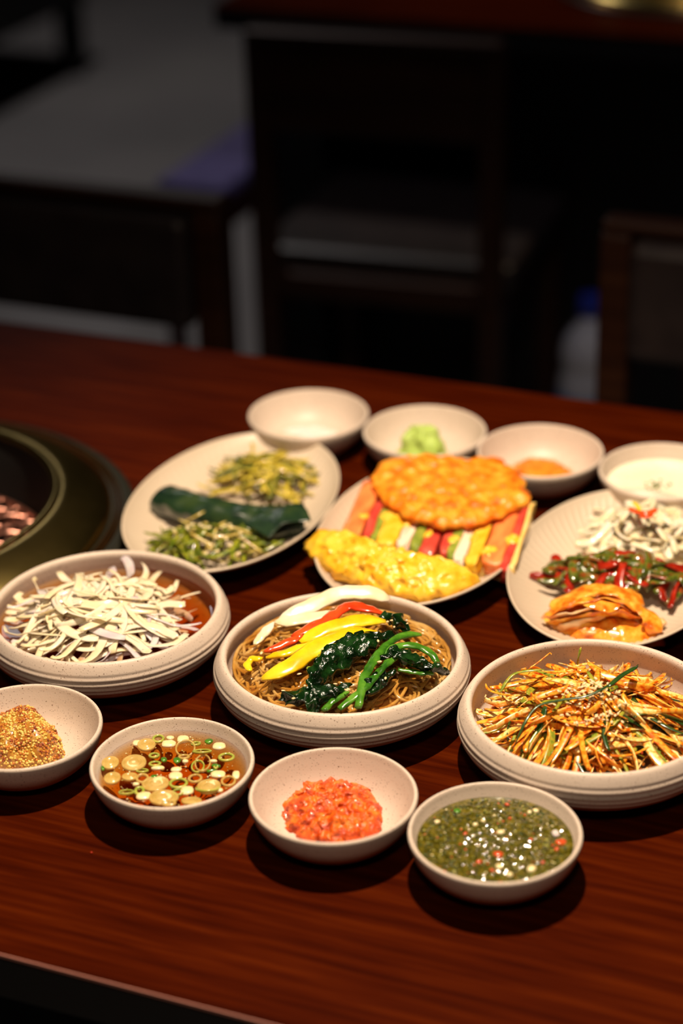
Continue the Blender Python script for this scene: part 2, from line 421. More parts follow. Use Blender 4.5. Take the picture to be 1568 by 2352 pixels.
def lat(name, prof, m, parent, c, n=48):
    v, f = lathe(smooth_prof(np.array(prof), 3), n); return mobj(name, v + np.array(c), f, m, parent)
lat('body', [(0, 0.002), (0.042, 0.0), (0.049, 0.01), (0.049, 0.14), (0.049, 0.20), (0.044, 0.225), (0.047, 0.245), (0.040, 0.275), (0.022, 0.30), (0.0145, 0.315), (0, 0.316)], 'bottle_plastic', s, (BX, BY, 0))
lat('cap', [(0.0, 0.345), (0.017, 0.345), (0.019, 0.343), (0.019, 0.314), (0.0, 0.314)], 'blue_plastic', s, (BX, BY, 0))
lat('wrap', [(0.0498, 0.05), (0.0503, 0.055), (0.0503, 0.172), (0.0498, 0.177)], 'blue_label', s, (BX, BY, 0))

# ------------------------------------------------------------------ dishes
SMALL = smooth_prof(np.array([(0, 2.4), (22, 2.4), (25, 1.6), (26.2, 0), (29, 0), (30.5, 2.0), (38.5, 6.6), (46.5, 13.6), (51.8, 21), (54.4, 28), (55.2, 32.6),
                              (54.6, 34.4), (53.6, 34.8), (52.4, 34.0), (50.6, 29), (46.6, 20), (41, 12.6), (33, 7.8), (22, 5.7), (0, 5.2)]) / 1000, 5)
def ribbed():
    p = smooth_prof(np.array([(0, 2.4), (42, 2.4), (46, 1.6), (47.5, 0), (52, 0), (54.5, 1.8), (68, 6.6), (80.5, 14), (88.6, 21.5), (92.2, 28.5), (92.4, 34), (91.0, 39.2),
                              (88.8, 43.4), (87.0, 45.7), (85.2, 46.4), (83.4, 45.6), (82.4, 43), (82.8, 37), (83.4, 29.5), (80.2, 20), (69.5, 11.8), (52, 8.2), (26, 7.6), (0, 7.2)]) / 1000, 9)
    top = int(np.argmax(p[:, 1])); n = np.gradient(p, axis=0); n = np.column_stack([n[:, 1], -n[:, 0]]); n /= np.linalg.norm(n, axis=1)[:, None] + 1e-9
    z = p[:, 1]; w = np.clip((z - 0.008) / 0.008, 0, 1) * np.clip((0.0405 - z) / 0.004, 0, 1)
    w[top:] = 0
    return p + n * (np.cos(z / 0.0044 * 2 * np.pi) * 0.00030 * w)[:, None]
BIG = ribbed()
def dish_mesh(name, prof, n):
    v, f = lathe(prof, n); me = bpy.data.meshes.new(name); me.from_pydata(v.tolist(), [], f); me.materials.append(MAT['stoneware'])
    me.polygons.foreach_set('use_smooth', [True] * len(f)); me.update(); return me
ME_SMALL, ME_BIG = dish_mesh('sauce_dish', SMALL, 96), dish_mesh('serving_bowl', BIG, 144)
def dish(me, name, x, y, rz, label, group):
    o = bpy.data.objects.new(name, me); col.objects.link(o); o.location = (x, y, T); o.rotation_euler = (0, 0, rz)
    return tag(o, label, 'dish' if name == 'sauce_dish' else 'bowl' if name == 'serving_bowl' else 'plate', group)
D = {'must': (-0.6735, 1.0165), 'sauce': (-0.5565, 1.0125), 'choj': (-0.4407, 1.0146), 'chim': (-0.3294, 1.0120),
     'salt': (-0.6914, 1.5641), 'was': (-0.5785, 1.5640), 'roe': (-0.4690, 1.5577), 'cream': (-0.3583, 1.5539)}
LAB = {'must': 'small beige dish holding whole grain mustard', 'sauce': 'small beige dish filled with soy sauce and scallion rings',
       'choj': 'small beige dish holding orange red paste', 'chim': 'small beige dish filled with green herb sauce',
       'salt': 'small beige dish of white salt at the back', 'was': 'small beige dish holding a pale green wasabi lump',
       'roe': 'small beige dish with orange seasoning at the back', 'cream': 'small beige dish of white cream sauce at the right edge'}
for i, (k, (x, y)) in enumerate(D.items()): dish(ME_SMALL, 'sauce_dish', x, y, i * 0.9, LAB[k], 'small beige sauce dishes')
JC, SC, NC = (-0.4968, 1.1670), (-0.3082, 1.1596), (-0.6889, 1.1690)
dish(ME_BIG, 'serving_bowl', *JC, 0.3, 'large ribbed beige bowl in the middle filled with glass noodles', 'large ribbed bowls')
dish(ME_BIG, 'serving_bowl', *SC, 1.7, 'large ribbed beige bowl of shredded scallion salad', 'large ribbed bowls')
dish(ME_BIG, 'serving_bowl', *NC, 2.9, 'large ribbed beige bowl with onion slices in brown broth', 'large ribbed bowls')

A_, B_ = 0.0855, 0.1339                              # half axes of the oval plates
prof = smooth_prof(np.array([(0, 2.5), (0.50, 2.5), (0.535, 0), (0.575, 0), (0.60, 2.5), (0.74, 9.0), (0.88, 17.5), (0.965, 23.5), (0.993, 25.8), (1.0, 27.2), (0.992, 28.2),
                             (0.978, 27.6), (0.95, 24.6), (0.86, 18.0), (0.74, 11.8), (0.62, 7.8), (0.50, 6.2), (0.25, 5.6), (0, 5.5)]) * np.array([1, 0.001]), 4)
_in = int(np.argmax(prof[:, 1]))
NRIB = 84
def ribs(r, a):
    w = np.clip((r - 0.52) / 0.1, 0, 1) * np.clip((0.955 - r) / 0.03, 0, 1)
    mask = (np.arange(len(prof)) > _in)[:, None]
    return np.where(mask, -0.0009 * w * (0.5 + 0.5 * np.cos(NRIB * a)) ** 2, 0)
v, f = lathe(prof, NRIB * 7, A_, B_, ribs)
ME_PLATE = bpy.data.meshes.new('oval_plate'); ME_PLATE.from_pydata(v.tolist(), [], f); ME_PLATE.materials.append(MAT['plate_glaze'])
ME_PLATE.polygons.foreach_set('use_smooth', [True] * len(f)); ME_PLATE.update()
PL, PR, PM = (-0.6905, 1.3973), (-0.3534, 1.3934), (-0.5189, 1.4006)
for c_, lab in ((PL, 'oval beige plate with pickled greens and a dark leaf roll'), (PM, 'oval beige plate in the middle holding yellow and orange pancakes'),
                (PR, 'oval beige plate at the right holding three kinds of kimchi')):
    dish(ME_PLATE, 'oval_plate', *c_, math.radians(5.2), lab, 'oval fluted plates')

# ------------------------------------------------------------------ food materials
WET = dict(coat=0.6, spec=0.5)
mat('onion', [(0.94, 0.77, 0.46), (0.95, 0.82, 0.57), (0.93, 0.82, 0.68)], 0.3, 60, sss=0.15, sss_color=(1, 0.85, 0.6), coat=0.3, alpha=0.78)
mat('onion_soaked', [(0.50, 0.27, 0.12), (0.72, 0.48, 0.28), (0.66, 0.44, 0.36)], 0.25, 60, sss=0.3, alpha=0.62, **WET)
mat('onion_purple', [(0.88, 0.80, 0.76), (0.76, 0.60, 0.64)], 0.25, 60, sss=0.4, alpha=0.72, **WET)
mat('glass_noodle', [(0.50, 0.20, 0.020), (0.68, 0.36, 0.07), (0.82, 0.55, 0.20)], 0.10, 45, alpha=0.55, spec=0.8, coat=1.0, coat_rough=0.04)
mat('noodle_sauce', [(0.62, 0.27, 0.05)], 0.2, sss=0.3)
mat('yellow_pepper', [(0.75, 0.42, 0.005), (0.88, 0.56, 0.01), (0.90, 0.64, 0.03)], 0.2, 50, sss=0.2, **WET)
mat('red_pepper', [(0.60, 0.035, 0.006), (0.78, 0.09, 0.015)], 0.2, 60, sss=0.15, **WET)
mat('spinach_leaf', [(0.001, 0.006, 0.001), (0.003, 0.017, 0.003), (0.008, 0.038, 0.006)], 0.2, 90, bump=0.5, bump_scale=350, **WET)
mat('spinach_stem', [(0.02, 0.10, 0.006), (0.06, 0.20, 0.012), (0.13, 0.32, 0.03)], 0.22, 70, sss=0.15, **WET)
mat('scallion_green', [(0.10, 0.20, 0.012), (0.25, 0.36, 0.04)], 0.25, 90, **WET)
mat('sesame', [(0.72, 0.50, 0.25), (0.82, 0.64, 0.38)], 0.45, 300)
SPK = dict(scale=300, detail=6, lo=0.34, hi=0.60)
mat('strip_orange', [(0.62, 0.07, 0.002), (0.86, 0.27, 0.010), (0.92, 0.46, 0.05)], 0.3, sss=0.15, **SPK, **WET)
mat('strip_cream', [(0.80, 0.18, 0.006), (0.92, 0.52, 0.10), (0.95, 0.74, 0.32)], 0.3, sss=0.15, **SPK, **WET)
mat('strip_green', [(0.42, 0.20, 0.010), (0.34, 0.34, 0.03), (0.18, 0.24, 0.02)], 0.27, **SPK, **WET)
mat('strip_dark', [(0.012, 0.045, 0.008), (0.03, 0.08, 0.012)], 0.25, 150, **WET)
mat('chili_flake', [(0.42, 0.015, 0.004), (0.58, 0.04, 0.008)], 0.3, 300, **WET)
mat('ring_pale', [(0.55, 0.36, 0.08), (0.70, 0.51, 0.17)], 0.2, 120, sss=0.2, alpha=0.68, **WET)
mat('ring_green', [(0.24, 0.30, 0.03), (0.48, 0.46, 0.09)], 0.22, 120, sss=0.1, **WET)
mat('garlic', [(0.80, 0.62, 0.28), (0.86, 0.74, 0.46)], 0.25, 120, sss=0.2, **WET)
mat('red_paste', [(0.46, 0.035, 0.001), (0.66, 0.085, 0.002), (0.78, 0.19, 0.012)], 0.25, 150, bump=0.7, bump_scale=480, coat=0.35)
mat('paste_oil', [(0.70, 0.30, 0.05)], 0.1)
mat('herb_sauce', [(0.034, 0.030, 0.002), (0.085, 0.072, 0.005), (0.15, 0.115, 0.014)], 0.10, 260, coat=1.0, coat_rough=0.05, spec=1.0)
mat('herb_dark', [(0.012, 0.035, 0.004), (0.03, 0.07, 0.008)], 0.25, 200, **WET)
mat('herb_light', [(0.26, 0.28, 0.05), (0.40, 0.38, 0.10)], 0.22, 200, **WET)
mat('pepper_bit', [(0.50, 0.04, 0.01), (0.60, 0.10, 0.02)], 0.2, 200, **WET)
mat('mustard_base', [(0.30, 0.10, 0.012), (0.45, 0.22, 0.03)], 0.3, 200, **WET)
mat('grain_yellow', [(0.66, 0.42, 0.08), (0.78, 0.55, 0.14)], 0.25, 300, **WET)
mat('grain_orange', [(0.48, 0.14, 0.015), (0.60, 0.21, 0.025)], 0.25, 300, **WET)
mat('grain_brown', [(0.20, 0.035, 0.008), (0.30, 0.06, 0.012)], 0.22, 300, **WET)
mat('salt', [(0.80, 0.74, 0.68), (0.86, 0.80, 0.75)], 0.4, 200, sss=0.2)
mat('wasabi', [(0.40, 0.55, 0.10), (0.48, 0.62, 0.16)], 0.4, 60, sss=0.2)
mat('roe', [(0.75, 0.20, 0.010), (0.85, 0.32, 0.02)], 0.3, 100, coat=0.3)
mat('cream', [(0.84, 0.77, 0.56), (0.88, 0.82, 0.64)], 0.3, 40, sss=0.2, coat=0.3)
mat('pickle', [(0.30, 0.25, 0.015), (0.55, 0.42, 0.04), (0.70, 0.55, 0.12)], 0.25, 90, sss=0.1, **WET)
mat('pickle_dark', [(0.07, 0.09, 0.012), (0.20, 0.20, 0.02)], 0.25, 90, **WET)
mat('leaf_roll', [(0.006, 0.018, 0.010), (0.014, 0.036, 0.014), (0.03, 0.055, 0.016)], 0.24, 60, (1, 1, 1), bump=0.4, bump_scale=120, coat=1.0, coat_rough=0.28)
mat('seaweed', [(0.06, 0.10, 0.004), (0.16, 0.20, 0.010), (0.32, 0.32, 0.02)], 0.25, 120, **WET)
mat('seaweed_pale', [(0.40, 0.28, 0.05), (0.58, 0.46, 0.14)], 0.25, 120, **WET)
mat('egg', [(0.68, 0.26, 0.006), (0.84, 0.45, 0.018), (0.88, 0.54, 0.05)], 0.33, 75, sss=0.2, lo=0.25, hi=0.6, coat=0.12, bump=0.5, bump_scale=130)
mat('orange_pancake', [(0.72, 0.13, 0.003), (0.86, 0.25, 0.008), (0.90, 0.37, 0.03)], 0.42, 85, sss=0.2, coat=0.1, bump=0.5, bump_scale=200)
mat('crab', [(0.82, 0.13, 0.03), (0.90, 0.30, 0.08)], 0.33, 90, (1, 0.3, 1), sss=0.2, coat=0.4)
mat('crab_white', [(0.84, 0.62, 0.42), (0.88, 0.74, 0.58), (0.80, 0.34, 0.22)], 0.35, 120, (3, 0.2, 3), sss=0.2, coat=0.3)
mat('ham', [(0.52, 0.035, 0.025), (0.66, 0.085, 0.05)], 0.35, 80, sss=0.1, coat=0.3)
mat('scallion_cooked', [(0.16, 0.22, 0.02), (0.34, 0.38, 0.05)], 0.3, 90, coat=0.4)
mat('batter', [(0.80, 0.52, 0.12), (0.86, 0.64, 0.25)], 0.4, 90, sss=0.2, bump=0.4, bump_scale=150)
mat('white_radish', [(0.86, 0.70, 0.40), (0.92, 0.80, 0.56), (0.92, 0.83, 0.68)], 0.28, 60, sss=0.4, alpha=0.85, coat=0.3)
mat('kimchi_leaf', [(0.70, 0.12, 0.005), (0.86, 0.30, 0.02), (0.90, 0.48, 0.07)], 0.24, 110, sss=0.2, bump=0.3, bump_scale=300, **WET)
mat('kimchi_stem', [(0.70, 0.20, 0.03), (0.84, 0.48, 0.20), (0.86, 0.60, 0.34)], 0.24, 70, sss=0.25, **WET)
mat('kimchi_green', [(0.04, 0.06, 0.006), (0.12, 0.14, 0.015), (0.26, 0.05, 0.010)], 0.2, 130, **WET)
mat('kimchi_red', [(0.22, 0.008, 0.003), (0.42, 0.025, 0.008)], 0.18, 130, **WET)

# ------------------------------------------------------------------ food helpers
def clear_liquid(name, color, density, bump=0.0, bump_scale=150):
    """Clear tinted liquid: reflecting surface over an absorbing body."""
    m = bpy.data.materials.new(name); m.use_nodes = True; nt = m.node_tree; nt.nodes.clear()
    out = nt.nodes.new('ShaderNodeOutputMaterial'); mix = nt.nodes.new('ShaderNodeMixShader'); fr = nt.nodes.new('ShaderNodeFresnel'); fr.inputs['IOR'].default_value = 1.36
    tr = nt.nodes.new('ShaderNodeBsdfTransparent'); gl = nt.nodes.new('ShaderNodeBsdfGlossy'); gl.inputs['Roughness'].default_value = 0.04
    va = nt.nodes.new('ShaderNodeVolumeAbsorption'); va.inputs['Color'].default_value = (*color, 1); va.inputs['Density'].default_value = density
    nt.links.new(fr.outputs[0], mix.inputs[0]); nt.links.new(tr.outputs[0], mix.inputs[1]); nt.links.new(gl.outputs[0], mix.inputs[2])
    if bump:
        tc = nt.nodes.new('ShaderNodeTexCoord'); nz = nt.nodes.new('ShaderNodeTexNoise'); nz.inputs['Scale'].default_value = bump_scale
        bp = nt.nodes.new('ShaderNodeBump'); bp.inputs['Strength'].default_value = bump; bp.inputs['Distance'].default_value = 0.001
        nt.links.new(tc.outputs['Object'], nz.inputs['Vector']); nt.links.new(nz.outputs['Fac'], bp.inputs['Height'])
        nt.links.new(bp.outputs['Normal'], gl.inputs['Normal']); nt.links.new(bp.outputs['Normal'], fr.inputs['Normal'])
    nt.links.new(mix.outputs[0], out.inputs['Surface']); nt.links.new(va.outputs[0], out.inputs['Volume']); MAT[name] = m
SMALL_IN = [(0, 0.0052), (0.022, 0.0057), (0.033, 0.0078), (0.041, 0.0126), (0.0466, 0.020), (0.0506, 0.029), (0.0524, 0.034)]
def liquid(name, c, z, inner, m, label, cat, n=96):
    """Liquid filling a dish up to height z; its underside follows the dish's inner wall."""
    ri, zi = np.array([q[0] for q in inner]), np.array([q[1] for q in inner]); k = zi < z; r = float(np.interp(z, zi, ri))
    p = [(0, z), (r * 0.5, z), (r * 0.93, z), (r * 0.985, z + 0.0003), (r + 0.0004, z + 0.0008)]
    low = smooth_prof(np.column_stack([ri, zi]), 4); low = low[low[:, 1] < z - 0.0005]
    p += [(q[0] + 0.0004, q[1] - 0.0004) for q in low[::-1]]
    v, f = lathe(p, n); o = mobj(name, v + np.array([c[0], c[1], T]), [q[::-1] for q in f], m, origin=(c[0], c[1], T))
    return tag(o, label, cat, kind='thing')

def seed_mesh():
    v, f = ICO2; v = v.copy(); v[:, 0] *= 0.00165; v[:, 1] *= 0.00100; v[:, 2] *= 0.00062
    v[:, 1] *= 1 - 0.35 * np.clip(v[:, 0] / 0.00165, 0, 1)
    me = bpy.data.meshes.new('sesame_seed'); me.from_pydata(v.tolist(), [], f); me.materials.append(MAT['sesame'])
    me.polygons.foreach_set('use_smooth', [True] * len(f)); me.update(); return me
ME_SEED = seed_mesh()
def seed(p, label, group, tilt=0.5):
    o = bpy.data.objects.new('sesame_seed', ME_SEED); col.objects.link(o); o.location = tuple(p)
    o.rotation_euler = (rng.uniform(-tilt, tilt), rng.uniform(-tilt, tilt), rng.uniform(0, 6.28)); k = rng.uniform(0.85, 1.15); o.scale = (k, k, k)
    return tag(o, label, 'sesame seed', group)

def dome(c, rx, ry, z0, h, p=2.0, rz=0.0):
    cr, sr = math.cos(rz), math.sin(rz)
    def fn(x, y):
        dx, dy = x - c[0], y - c[1]; u = (dx * cr + dy * sr) / rx; w = (-dx * sr + dy * cr) / ry
        k = math.hypot(u, w); return z0 + h * max(0.0, 1 - min(k, 1) ** p), k
    fn.c, fn.rx, fn.ry, fn.rz = c, rx, ry, rz
    return fn

def pile(n, name, dm, length, width, thick, bend, materials, layer, spread=1.0, twist=0.4, sides=6, pts=12, lift=0.0, clamp=None, amp=0.0, taper=0.25, angle=None, center_pow=0.5, roll=0.5, radial=0.0):
    """n strands draped over a dome; yields (verts, faces, material, centre)."""
    for i in range(n):
        k = rng.random() ** center_pow * spread; a = rng.uniform(0, 2 * math.pi)
        u, w = k * dm.rx * math.cos(a), k * dm.ry * math.sin(a)
        x = dm.c[0] + u * math.cos(dm.rz) - w * math.sin(dm.rz); y = dm.c[1] + u * math.sin(dm.rz) + w * math.cos(dm.rz)
        L = rng.uniform(*length); ang = rng.uniform(0, 2 * math.pi) if angle is None else rng.gauss(*angle)
        if rng.random() < radial: ang = math.atan2(y - dm.c[1], x - dm.c[0]) + rng.gauss(0, 0.45)
        xy = arc2d(x, y, ang, L, rng.uniform(*bend) * rng.choice((-1, 1)), pts)
        if clamp:                                          # keep inside the dish
            d = xy - np.array(clamp[0]); r = np.hypot(d[:, 0], d[:, 1]); s_ = np.minimum(1, clamp[1] / np.maximum(r, 1e-6)); xy = np.array(clamp[0]) + d * s_[:, None]
        off = layer[0] + (layer[1] - layer[0]) * i / max(n - 1, 1) + rng.uniform(-0.0012, 0.0012)
        t = np.linspace(-1, 1, pts); tl = rng.uniform(-1, 1) * lift
        z = np.array([dm(q[0], q[1])[0] for q in xy]); z = 0.55 * z + 0.45 * z.mean() + off + t * tl + (t ** 2) * rng.uniform(-0.3, 1) * lift * 0.6
        zmin = np.array([dm.floor(q[0], q[1]) for q in xy]) if hasattr(dm, 'floor') else -1
        z = np.maximum(z, zmin)
        wd = rng.uniform(*width); th = rng.uniform(*thick)
        path = np.column_stack([xy, T + z])
        v, f = strip(path, wd, th, sides, rng.uniform(-1, 1) * twist * 3.14, roll0=rng.uniform(-1, 1) * roll, amp=amp, taper=taper)
        ms = materials(i, n) if callable(materials) else rng.choice(materials)
        yield v, f, ms, path[len(path) // 2]

def bowl_floor(c, prof_in):
    rr, zz = np.array([q[0] for q in prof_in]), np.array([q[1] for q in prof_in])
    o = np.argsort(rr); rr, zz = rr[o], zz[o]
    return lambda x, y: float(np.interp(math.hypot(x - c[0], y - c[1]), rr, zz)) + 0.0012
BIG_IN = [(0, 0.0072), (0.026, 0.0076), (0.052, 0.0082), (0.0695, 0.0118), (0.0802, 0.020), (0.0828, 0.026), (0.0834, 0.0295)]

# ------------------------------------------------------------------ onion slices in broth (left bowl)
clear_liquid('broth', (0.86, 0.55, 0.0), 105)
clear_liquid('soy', (0.88, 0.62, 0.0), 125, 0.15, 160)
liquid('broth', NC, 0.0320, BIG_IN + [(0.0829, 0.036)], 'broth', 'dark amber broth in the left ribbed bowl', 'broth')
dm = dome((NC[0] - 0.002, NC[1] - 0.009), 0.062, 0.060, 0.0295, 0.023, 2.2); dm.floor = bowl_floor(NC, BIG_IN)
for v, f, ms, c in pile(64, 'o', dm, (0.035, 0.075), (0.0040, 0.0080), (0.0011, 0.0016), (0.8, 2.8), ['onion_soaked', 'onion_soaked', 'onion_soaked', 'onion_purple'], (-0.002, 0.0005), 1.02, 0.3, lift=0.003, clamp=(NC, 0.077), taper=0.7, roll=0.5, pts=18, sides=8):
    o = mobj('onion_slice', v, f, ms, origin=c); tag(o, 'broth-stained onion slice low in the pile in the left bowl', 'onion slice', 'broth stained onion slices')
for v, f, ms, c in pile(120, 'o', dm, (0.045, 0.100), (0.0036, 0.0085), (0.0008, 0.0013), (0.8, 3.2), ['onion', 'onion', 'onion', 'onion', 'onion_purple'], (0.001, 0.0080), 0.84, 0.3, lift=0.004, clamp=(NC, 0.076), taper=0.7, roll=0.55, pts=20, sides=8):
    o = mobj('onion_slice', v, f, ms, origin=c); tag(o, 'white onion slice heaped on top in the left bowl', 'onion slice', 'white onion slices')

# ------------------------------------------------------------------ glass noodles and vegetables (middle bowl)
dmj = dome(JC, 0.078, 0.078, 0.0335, 0.0165, 2.0); dmj.floor = bowl_floor(JC, BIG_IN)
mb = MB()
v, f = lathe([(0, 0.046), (0.03, 0.043), (0.055, 0.0375), (0.072, 0.032), (0.079, 0.0295), (0.077, 0.0225), (0.064, 0.0125), (0, 0.009)], 64)
mb.add(v + np.array([JC[0], JC[1], T]), f, 1)
for i in range(170):
    k = math.sqrt(rng.random()) * 0.93; a = rng.uniform(0, 6.283); x, y = JC[0] + 0.075 * k * math.cos(a), JC[1] + 0.075 * k * math.sin(a)
    n = 64; th = rng.uniform(0, 6.283); pts = [[x, y]]; kap = rng.choice((-1, 1)) * rng.uniform(25, 110); L = rng.uniform(0.12, 0.26)
    for j in range(n):
        kap += rng.gauss(0, 18); kap *= 0.97; th += kap * L / n
        q = [pts[-1][0] + math.cos(th) * L / n, pts[-1][1] + math.sin(th) * L / n]; d = math.hypot(q[0] - JC[0], q[1] - JC[1])
        if d > 0.0775:
            q = [JC[0] + (q[0] - JC[0]) * 0.0775 / d, JC[1] + (q[1] - JC[1]) * 0.0775 / d]; th += 0.35
        pts.append(q)
    xy = np.array(pts); base = np.array([dmj(*q)[0] for q in xy]); off = rng.uniform(-0.004, 0.0035)
    z = base + off + 0.0022 * np.sin(np.linspace(0, rng.uniform(8, 22), n + 1) + rng.uniform(0, 6))
    z = np.maximum(z, [dmj.floor(*q) for q in xy])
    v, f = strip(np.column_stack([xy, T + z]), rng.uniform(0.0022, 0.0031), 0.0022, 8, taper=0.8); mb.add(v, f, 0)
o = mb.build('glass_noodles', ['glass_noodle', 'noodle_sauce'], origin=(JC[0], JC[1], T)); tag(o, 'tangle of amber glass noodles in the middle bowl', 'noodles', kind='stuff')

def veg(name, pts, width, thick, m, label, cat, group=None, n=18, sides=10, amp=0.0013, freq=150, twist=0.0, roll0=0.0, wprof=None, taper=0.3, parent=None):
    p = curve([at(*q) for q in pts], n)
    v, f = strip(p, width, thick, sides, twist, roll0=roll0, amp=amp, freq=freq, wprof=wprof, taper=taper)
    if parent is not None: return mobj(name, v, f, m, parent)
    return tag(mobj(name, v, f, m, origin=p[0]), label, cat, group)
leafw = lambda t: np.clip(np.sin(np.pi * np.clip(t, 0.04, 0.96)) ** 0.6, 0.2, 1)
GJ = 'vegetables on the glass noodles'
veg('onion_wedge', [(893, 1376, .056), (850, 1362, .060), (780, 1362, .061), (715, 1392, .058), (640, 1425, .053)], 0.0128, 0.0024, 'onion', 'long white onion wedge at the back of the glass noodles', 'onion', GJ, roll0=0.5)
veg('onion_wedge', [(780, 1412, .057), (730, 1418, .056), (670, 1424, .055), (628, 1426, .052)], 0.0110, 0.0026, 'onion', 'second white onion wedge beside the red pepper strip', 'onion', GJ, roll0=0.3)
veg('onion_wedge', [(628, 1430, .052), (608, 1452, .050), (584, 1480, .047)], 0.0085, 0.003, 'onion', 'short pale onion piece on the left of the glass noodles', 'onion', GJ, wprof=leafw)
veg('red_pepper_strip', [(882, 1410, .059), (840, 1398, .062), (800, 1392, .062), (770, 1410, .061), (720, 1440, .059), (668, 1462, .056)], 0.0105, 0.0036, 'red_pepper', 'glossy red pepper strip across the top of the glass noodles', 'pepper strip', GJ, amp=0.0014)
veg('red_pepper_strip', [(702, 1452, .057), (660, 1476, .054), (606, 1497, .051)], 0.0075, 0.004, 'red_pepper', 'shorter red pepper strip pointing left under the yellow ones', 'pepper strip', GJ)
veg('yellow_pepper_strip', [(884, 1424, .062), (840, 1425, .064), (790, 1432, .064), (740, 1448, .062), (690, 1475, .058)], 0.0125, 0.0034, 'yellow_pepper', 'yellow pepper strip lying highest beside the red one', 'pepper strip', GJ, roll0=0.25)
veg('yellow_pepper_strip', [(866, 1452, .062), (820, 1456, .064), (770, 1468, .063), (720, 1492, .060), (665, 1530, .056), (600, 1560, .051)], 0.0140, 0.0034, 'yellow_pepper', 'long yellow pepper strip reaching toward the bowl front', 'pepper strip', GJ, roll0=0.25)
veg('yellow_pepper_strip', [(770, 1464, .060), (715, 1482, .057), (655, 1500, .054), (610, 1512, .051)], 0.0085, 0.004, 'yellow_pepper', 'narrow yellow pepper strip between two wider ones', 'pepper strip', GJ)
veg('yellow_pepper_strip', [(602, 1514, .050), (578, 1514, .049), (568, 1528, .048), (576, 1540, .048)], 0.006, 0.0035, 'yellow_pepper', 'small curled yellow pepper piece at the left bowl edge', 'pepper strip', GJ)
def sprig(label, leaves, stems):
    e = empty('spinach_sprig', tuple(at(*stems[0][0][0]) if stems else at(*leaves[0][0][0]))); tag(e, label, 'spinach', GJ)
    for pts, w, th in leaves: veg('leaf', pts, w, th, 'spinach_leaf', None, None, n=48, sides=30, amp=0.0042, freq=190, wprof=leafw, parent=e, twist=0.9)
    for pts, w in stems: veg('stem', pts, w, w * 0.55, 'spinach_stem', None, None, n=28, sides=12, amp=0.0011, freq=170, parent=e, taper=0.75)
sprig('dark wilted spinach lying diagonally in front of the yellow pepper', [([(905, 1462, .058), (850, 1470, .062), (790, 1500, .062), (745, 1535, .059), (705, 1588, .053)], 0.021, 0.011),
      ([(805, 1572, .053), (760, 1590, .052), (700, 1600, .050), (640, 1608, .047)], 0.015, 0.008)],
      [([(966, 1456, .058), (925, 1460, .061), (892, 1478, .062), (862, 1512, .061), (835, 1560, .057), (822, 1625, .050)], 0.0068)])
sprig('spinach with a thick bright stem arching over the bowl right', [([(872, 1512, .060), (910, 1500, .061), (960, 1522, .058), (1002, 1536, .052), (1022, 1546, .046)], 0.018, 0.008),
      ([(878, 1418, .058), (905, 1424, .060), (925, 1436, .058), (940, 1452, .055)], 0.016, 0.006)],
      [([(1005, 1522, .054), (980, 1494, .058), (940, 1482, .061), (905, 1488, .061), (872, 1508, .060)], 0.0066), ([(996, 1546, .052), (960, 1544, .054), (915, 1538, .055)], 0.005)])
sprig('spinach stems crossing down to the bowl front', [([(905, 1545, .054), (870, 1560, .054), (850, 1585, .052), (830, 1600, .050)], 0.013, 0.007), ([(745, 1605, .049), (720, 1614, .048), (700, 1624, .047)], 0.012, 0.005)],
      [([(915, 1506, .060), (880, 1532, .059), (840, 1578, .055), (778, 1629, .049)], 0.0062), ([(798, 1590, .051), (765, 1610, .050), (742, 1630, .048)], 0.0052), ([(770, 1606, .051), (758, 1618, .049), (748, 1630, .048)], 0.004)])
veg('scallion_piece', [(738, 1506, .058), (737, 1526, .055)], 0.0062, 0.006, 'spinach_stem', 'short bright green scallion stub amid the glass noodles', 'scallion', GJ, n=6, amp=0, taper=0.9)
veg('scallion_piece', [(706, 1532, .053), (716, 1540, .053), (730, 1534, .053)], 0.004, 0.003, 'scallion_green', 'small curved green scallion slice amid the glass noodles', 'scallion', GJ, n=8, amp=0)
veg('scallion_piece', [(752, 1506, .057), (765, 1498, .058), (790, 1496, .058)], 0.005, 0.003, 'scallion_green', 'pale scallion slice below the yellow pepper', 'scallion', GJ, n=8, amp=0)
for (px, py, z) in ((687, 1548, .054), (674, 1604, .053), (868, 1472, .0655), (871, 1520, .064), (890, 1428, .064), (905, 1440, .063), (900, 1425, .064), (795, 1585, .056), (770, 1571, .056),
                    (651, 1587, .052), (700, 1575, .055), (800, 1583, .056), (935, 1432, .060), (885, 1558, .057), (600, 1500, .052), (640, 1440, .056)):
    seed(at(px, py, z), 'sesame seed sprinkled over the glass noodle vegetables', 'sesame seeds on the glass noodles', 0.3)

# ------------------------------------------------------------------ shredded scallion salad (right bowl)
SD = (SC[0] + 0.002, SC[1] + 0.004)
dms = dome(SD, 0.071, 0.069, 0.0165, 0.036, 1.9); dms.floor = bowl_floor(SC, BIG_IN)
def scm(i, n):
    r = rng.random(); return 'strip_orange' if r < 0.56 else 'strip_cream' if r < 0.87 else 'strip_green' if r < 0.96 else 'strip_dark'
mb = MB(); slots = ['strip_orange', 'strip_cream', 'strip_green', 'strip_dark']
for v, f, ms, c in pile(230, 's', dms, (0.035, 0.075), (0.0030, 0.0056), (0.0011, 0.0017), (0.1, 1.6), scm, (-0.012, 0.0), 0.98, 0.5, lift=0.003, clamp=(SC, 0.077), taper=0.7):
    mb.add(v, f, slots.index(ms))
tag(mb.build('scallion_shreds', slots, origin=(SC[0], SC[1], T)), 'dense shreds of seasoned scallion filling the salad bowl underneath', 'scallion salad', kind='stuff')
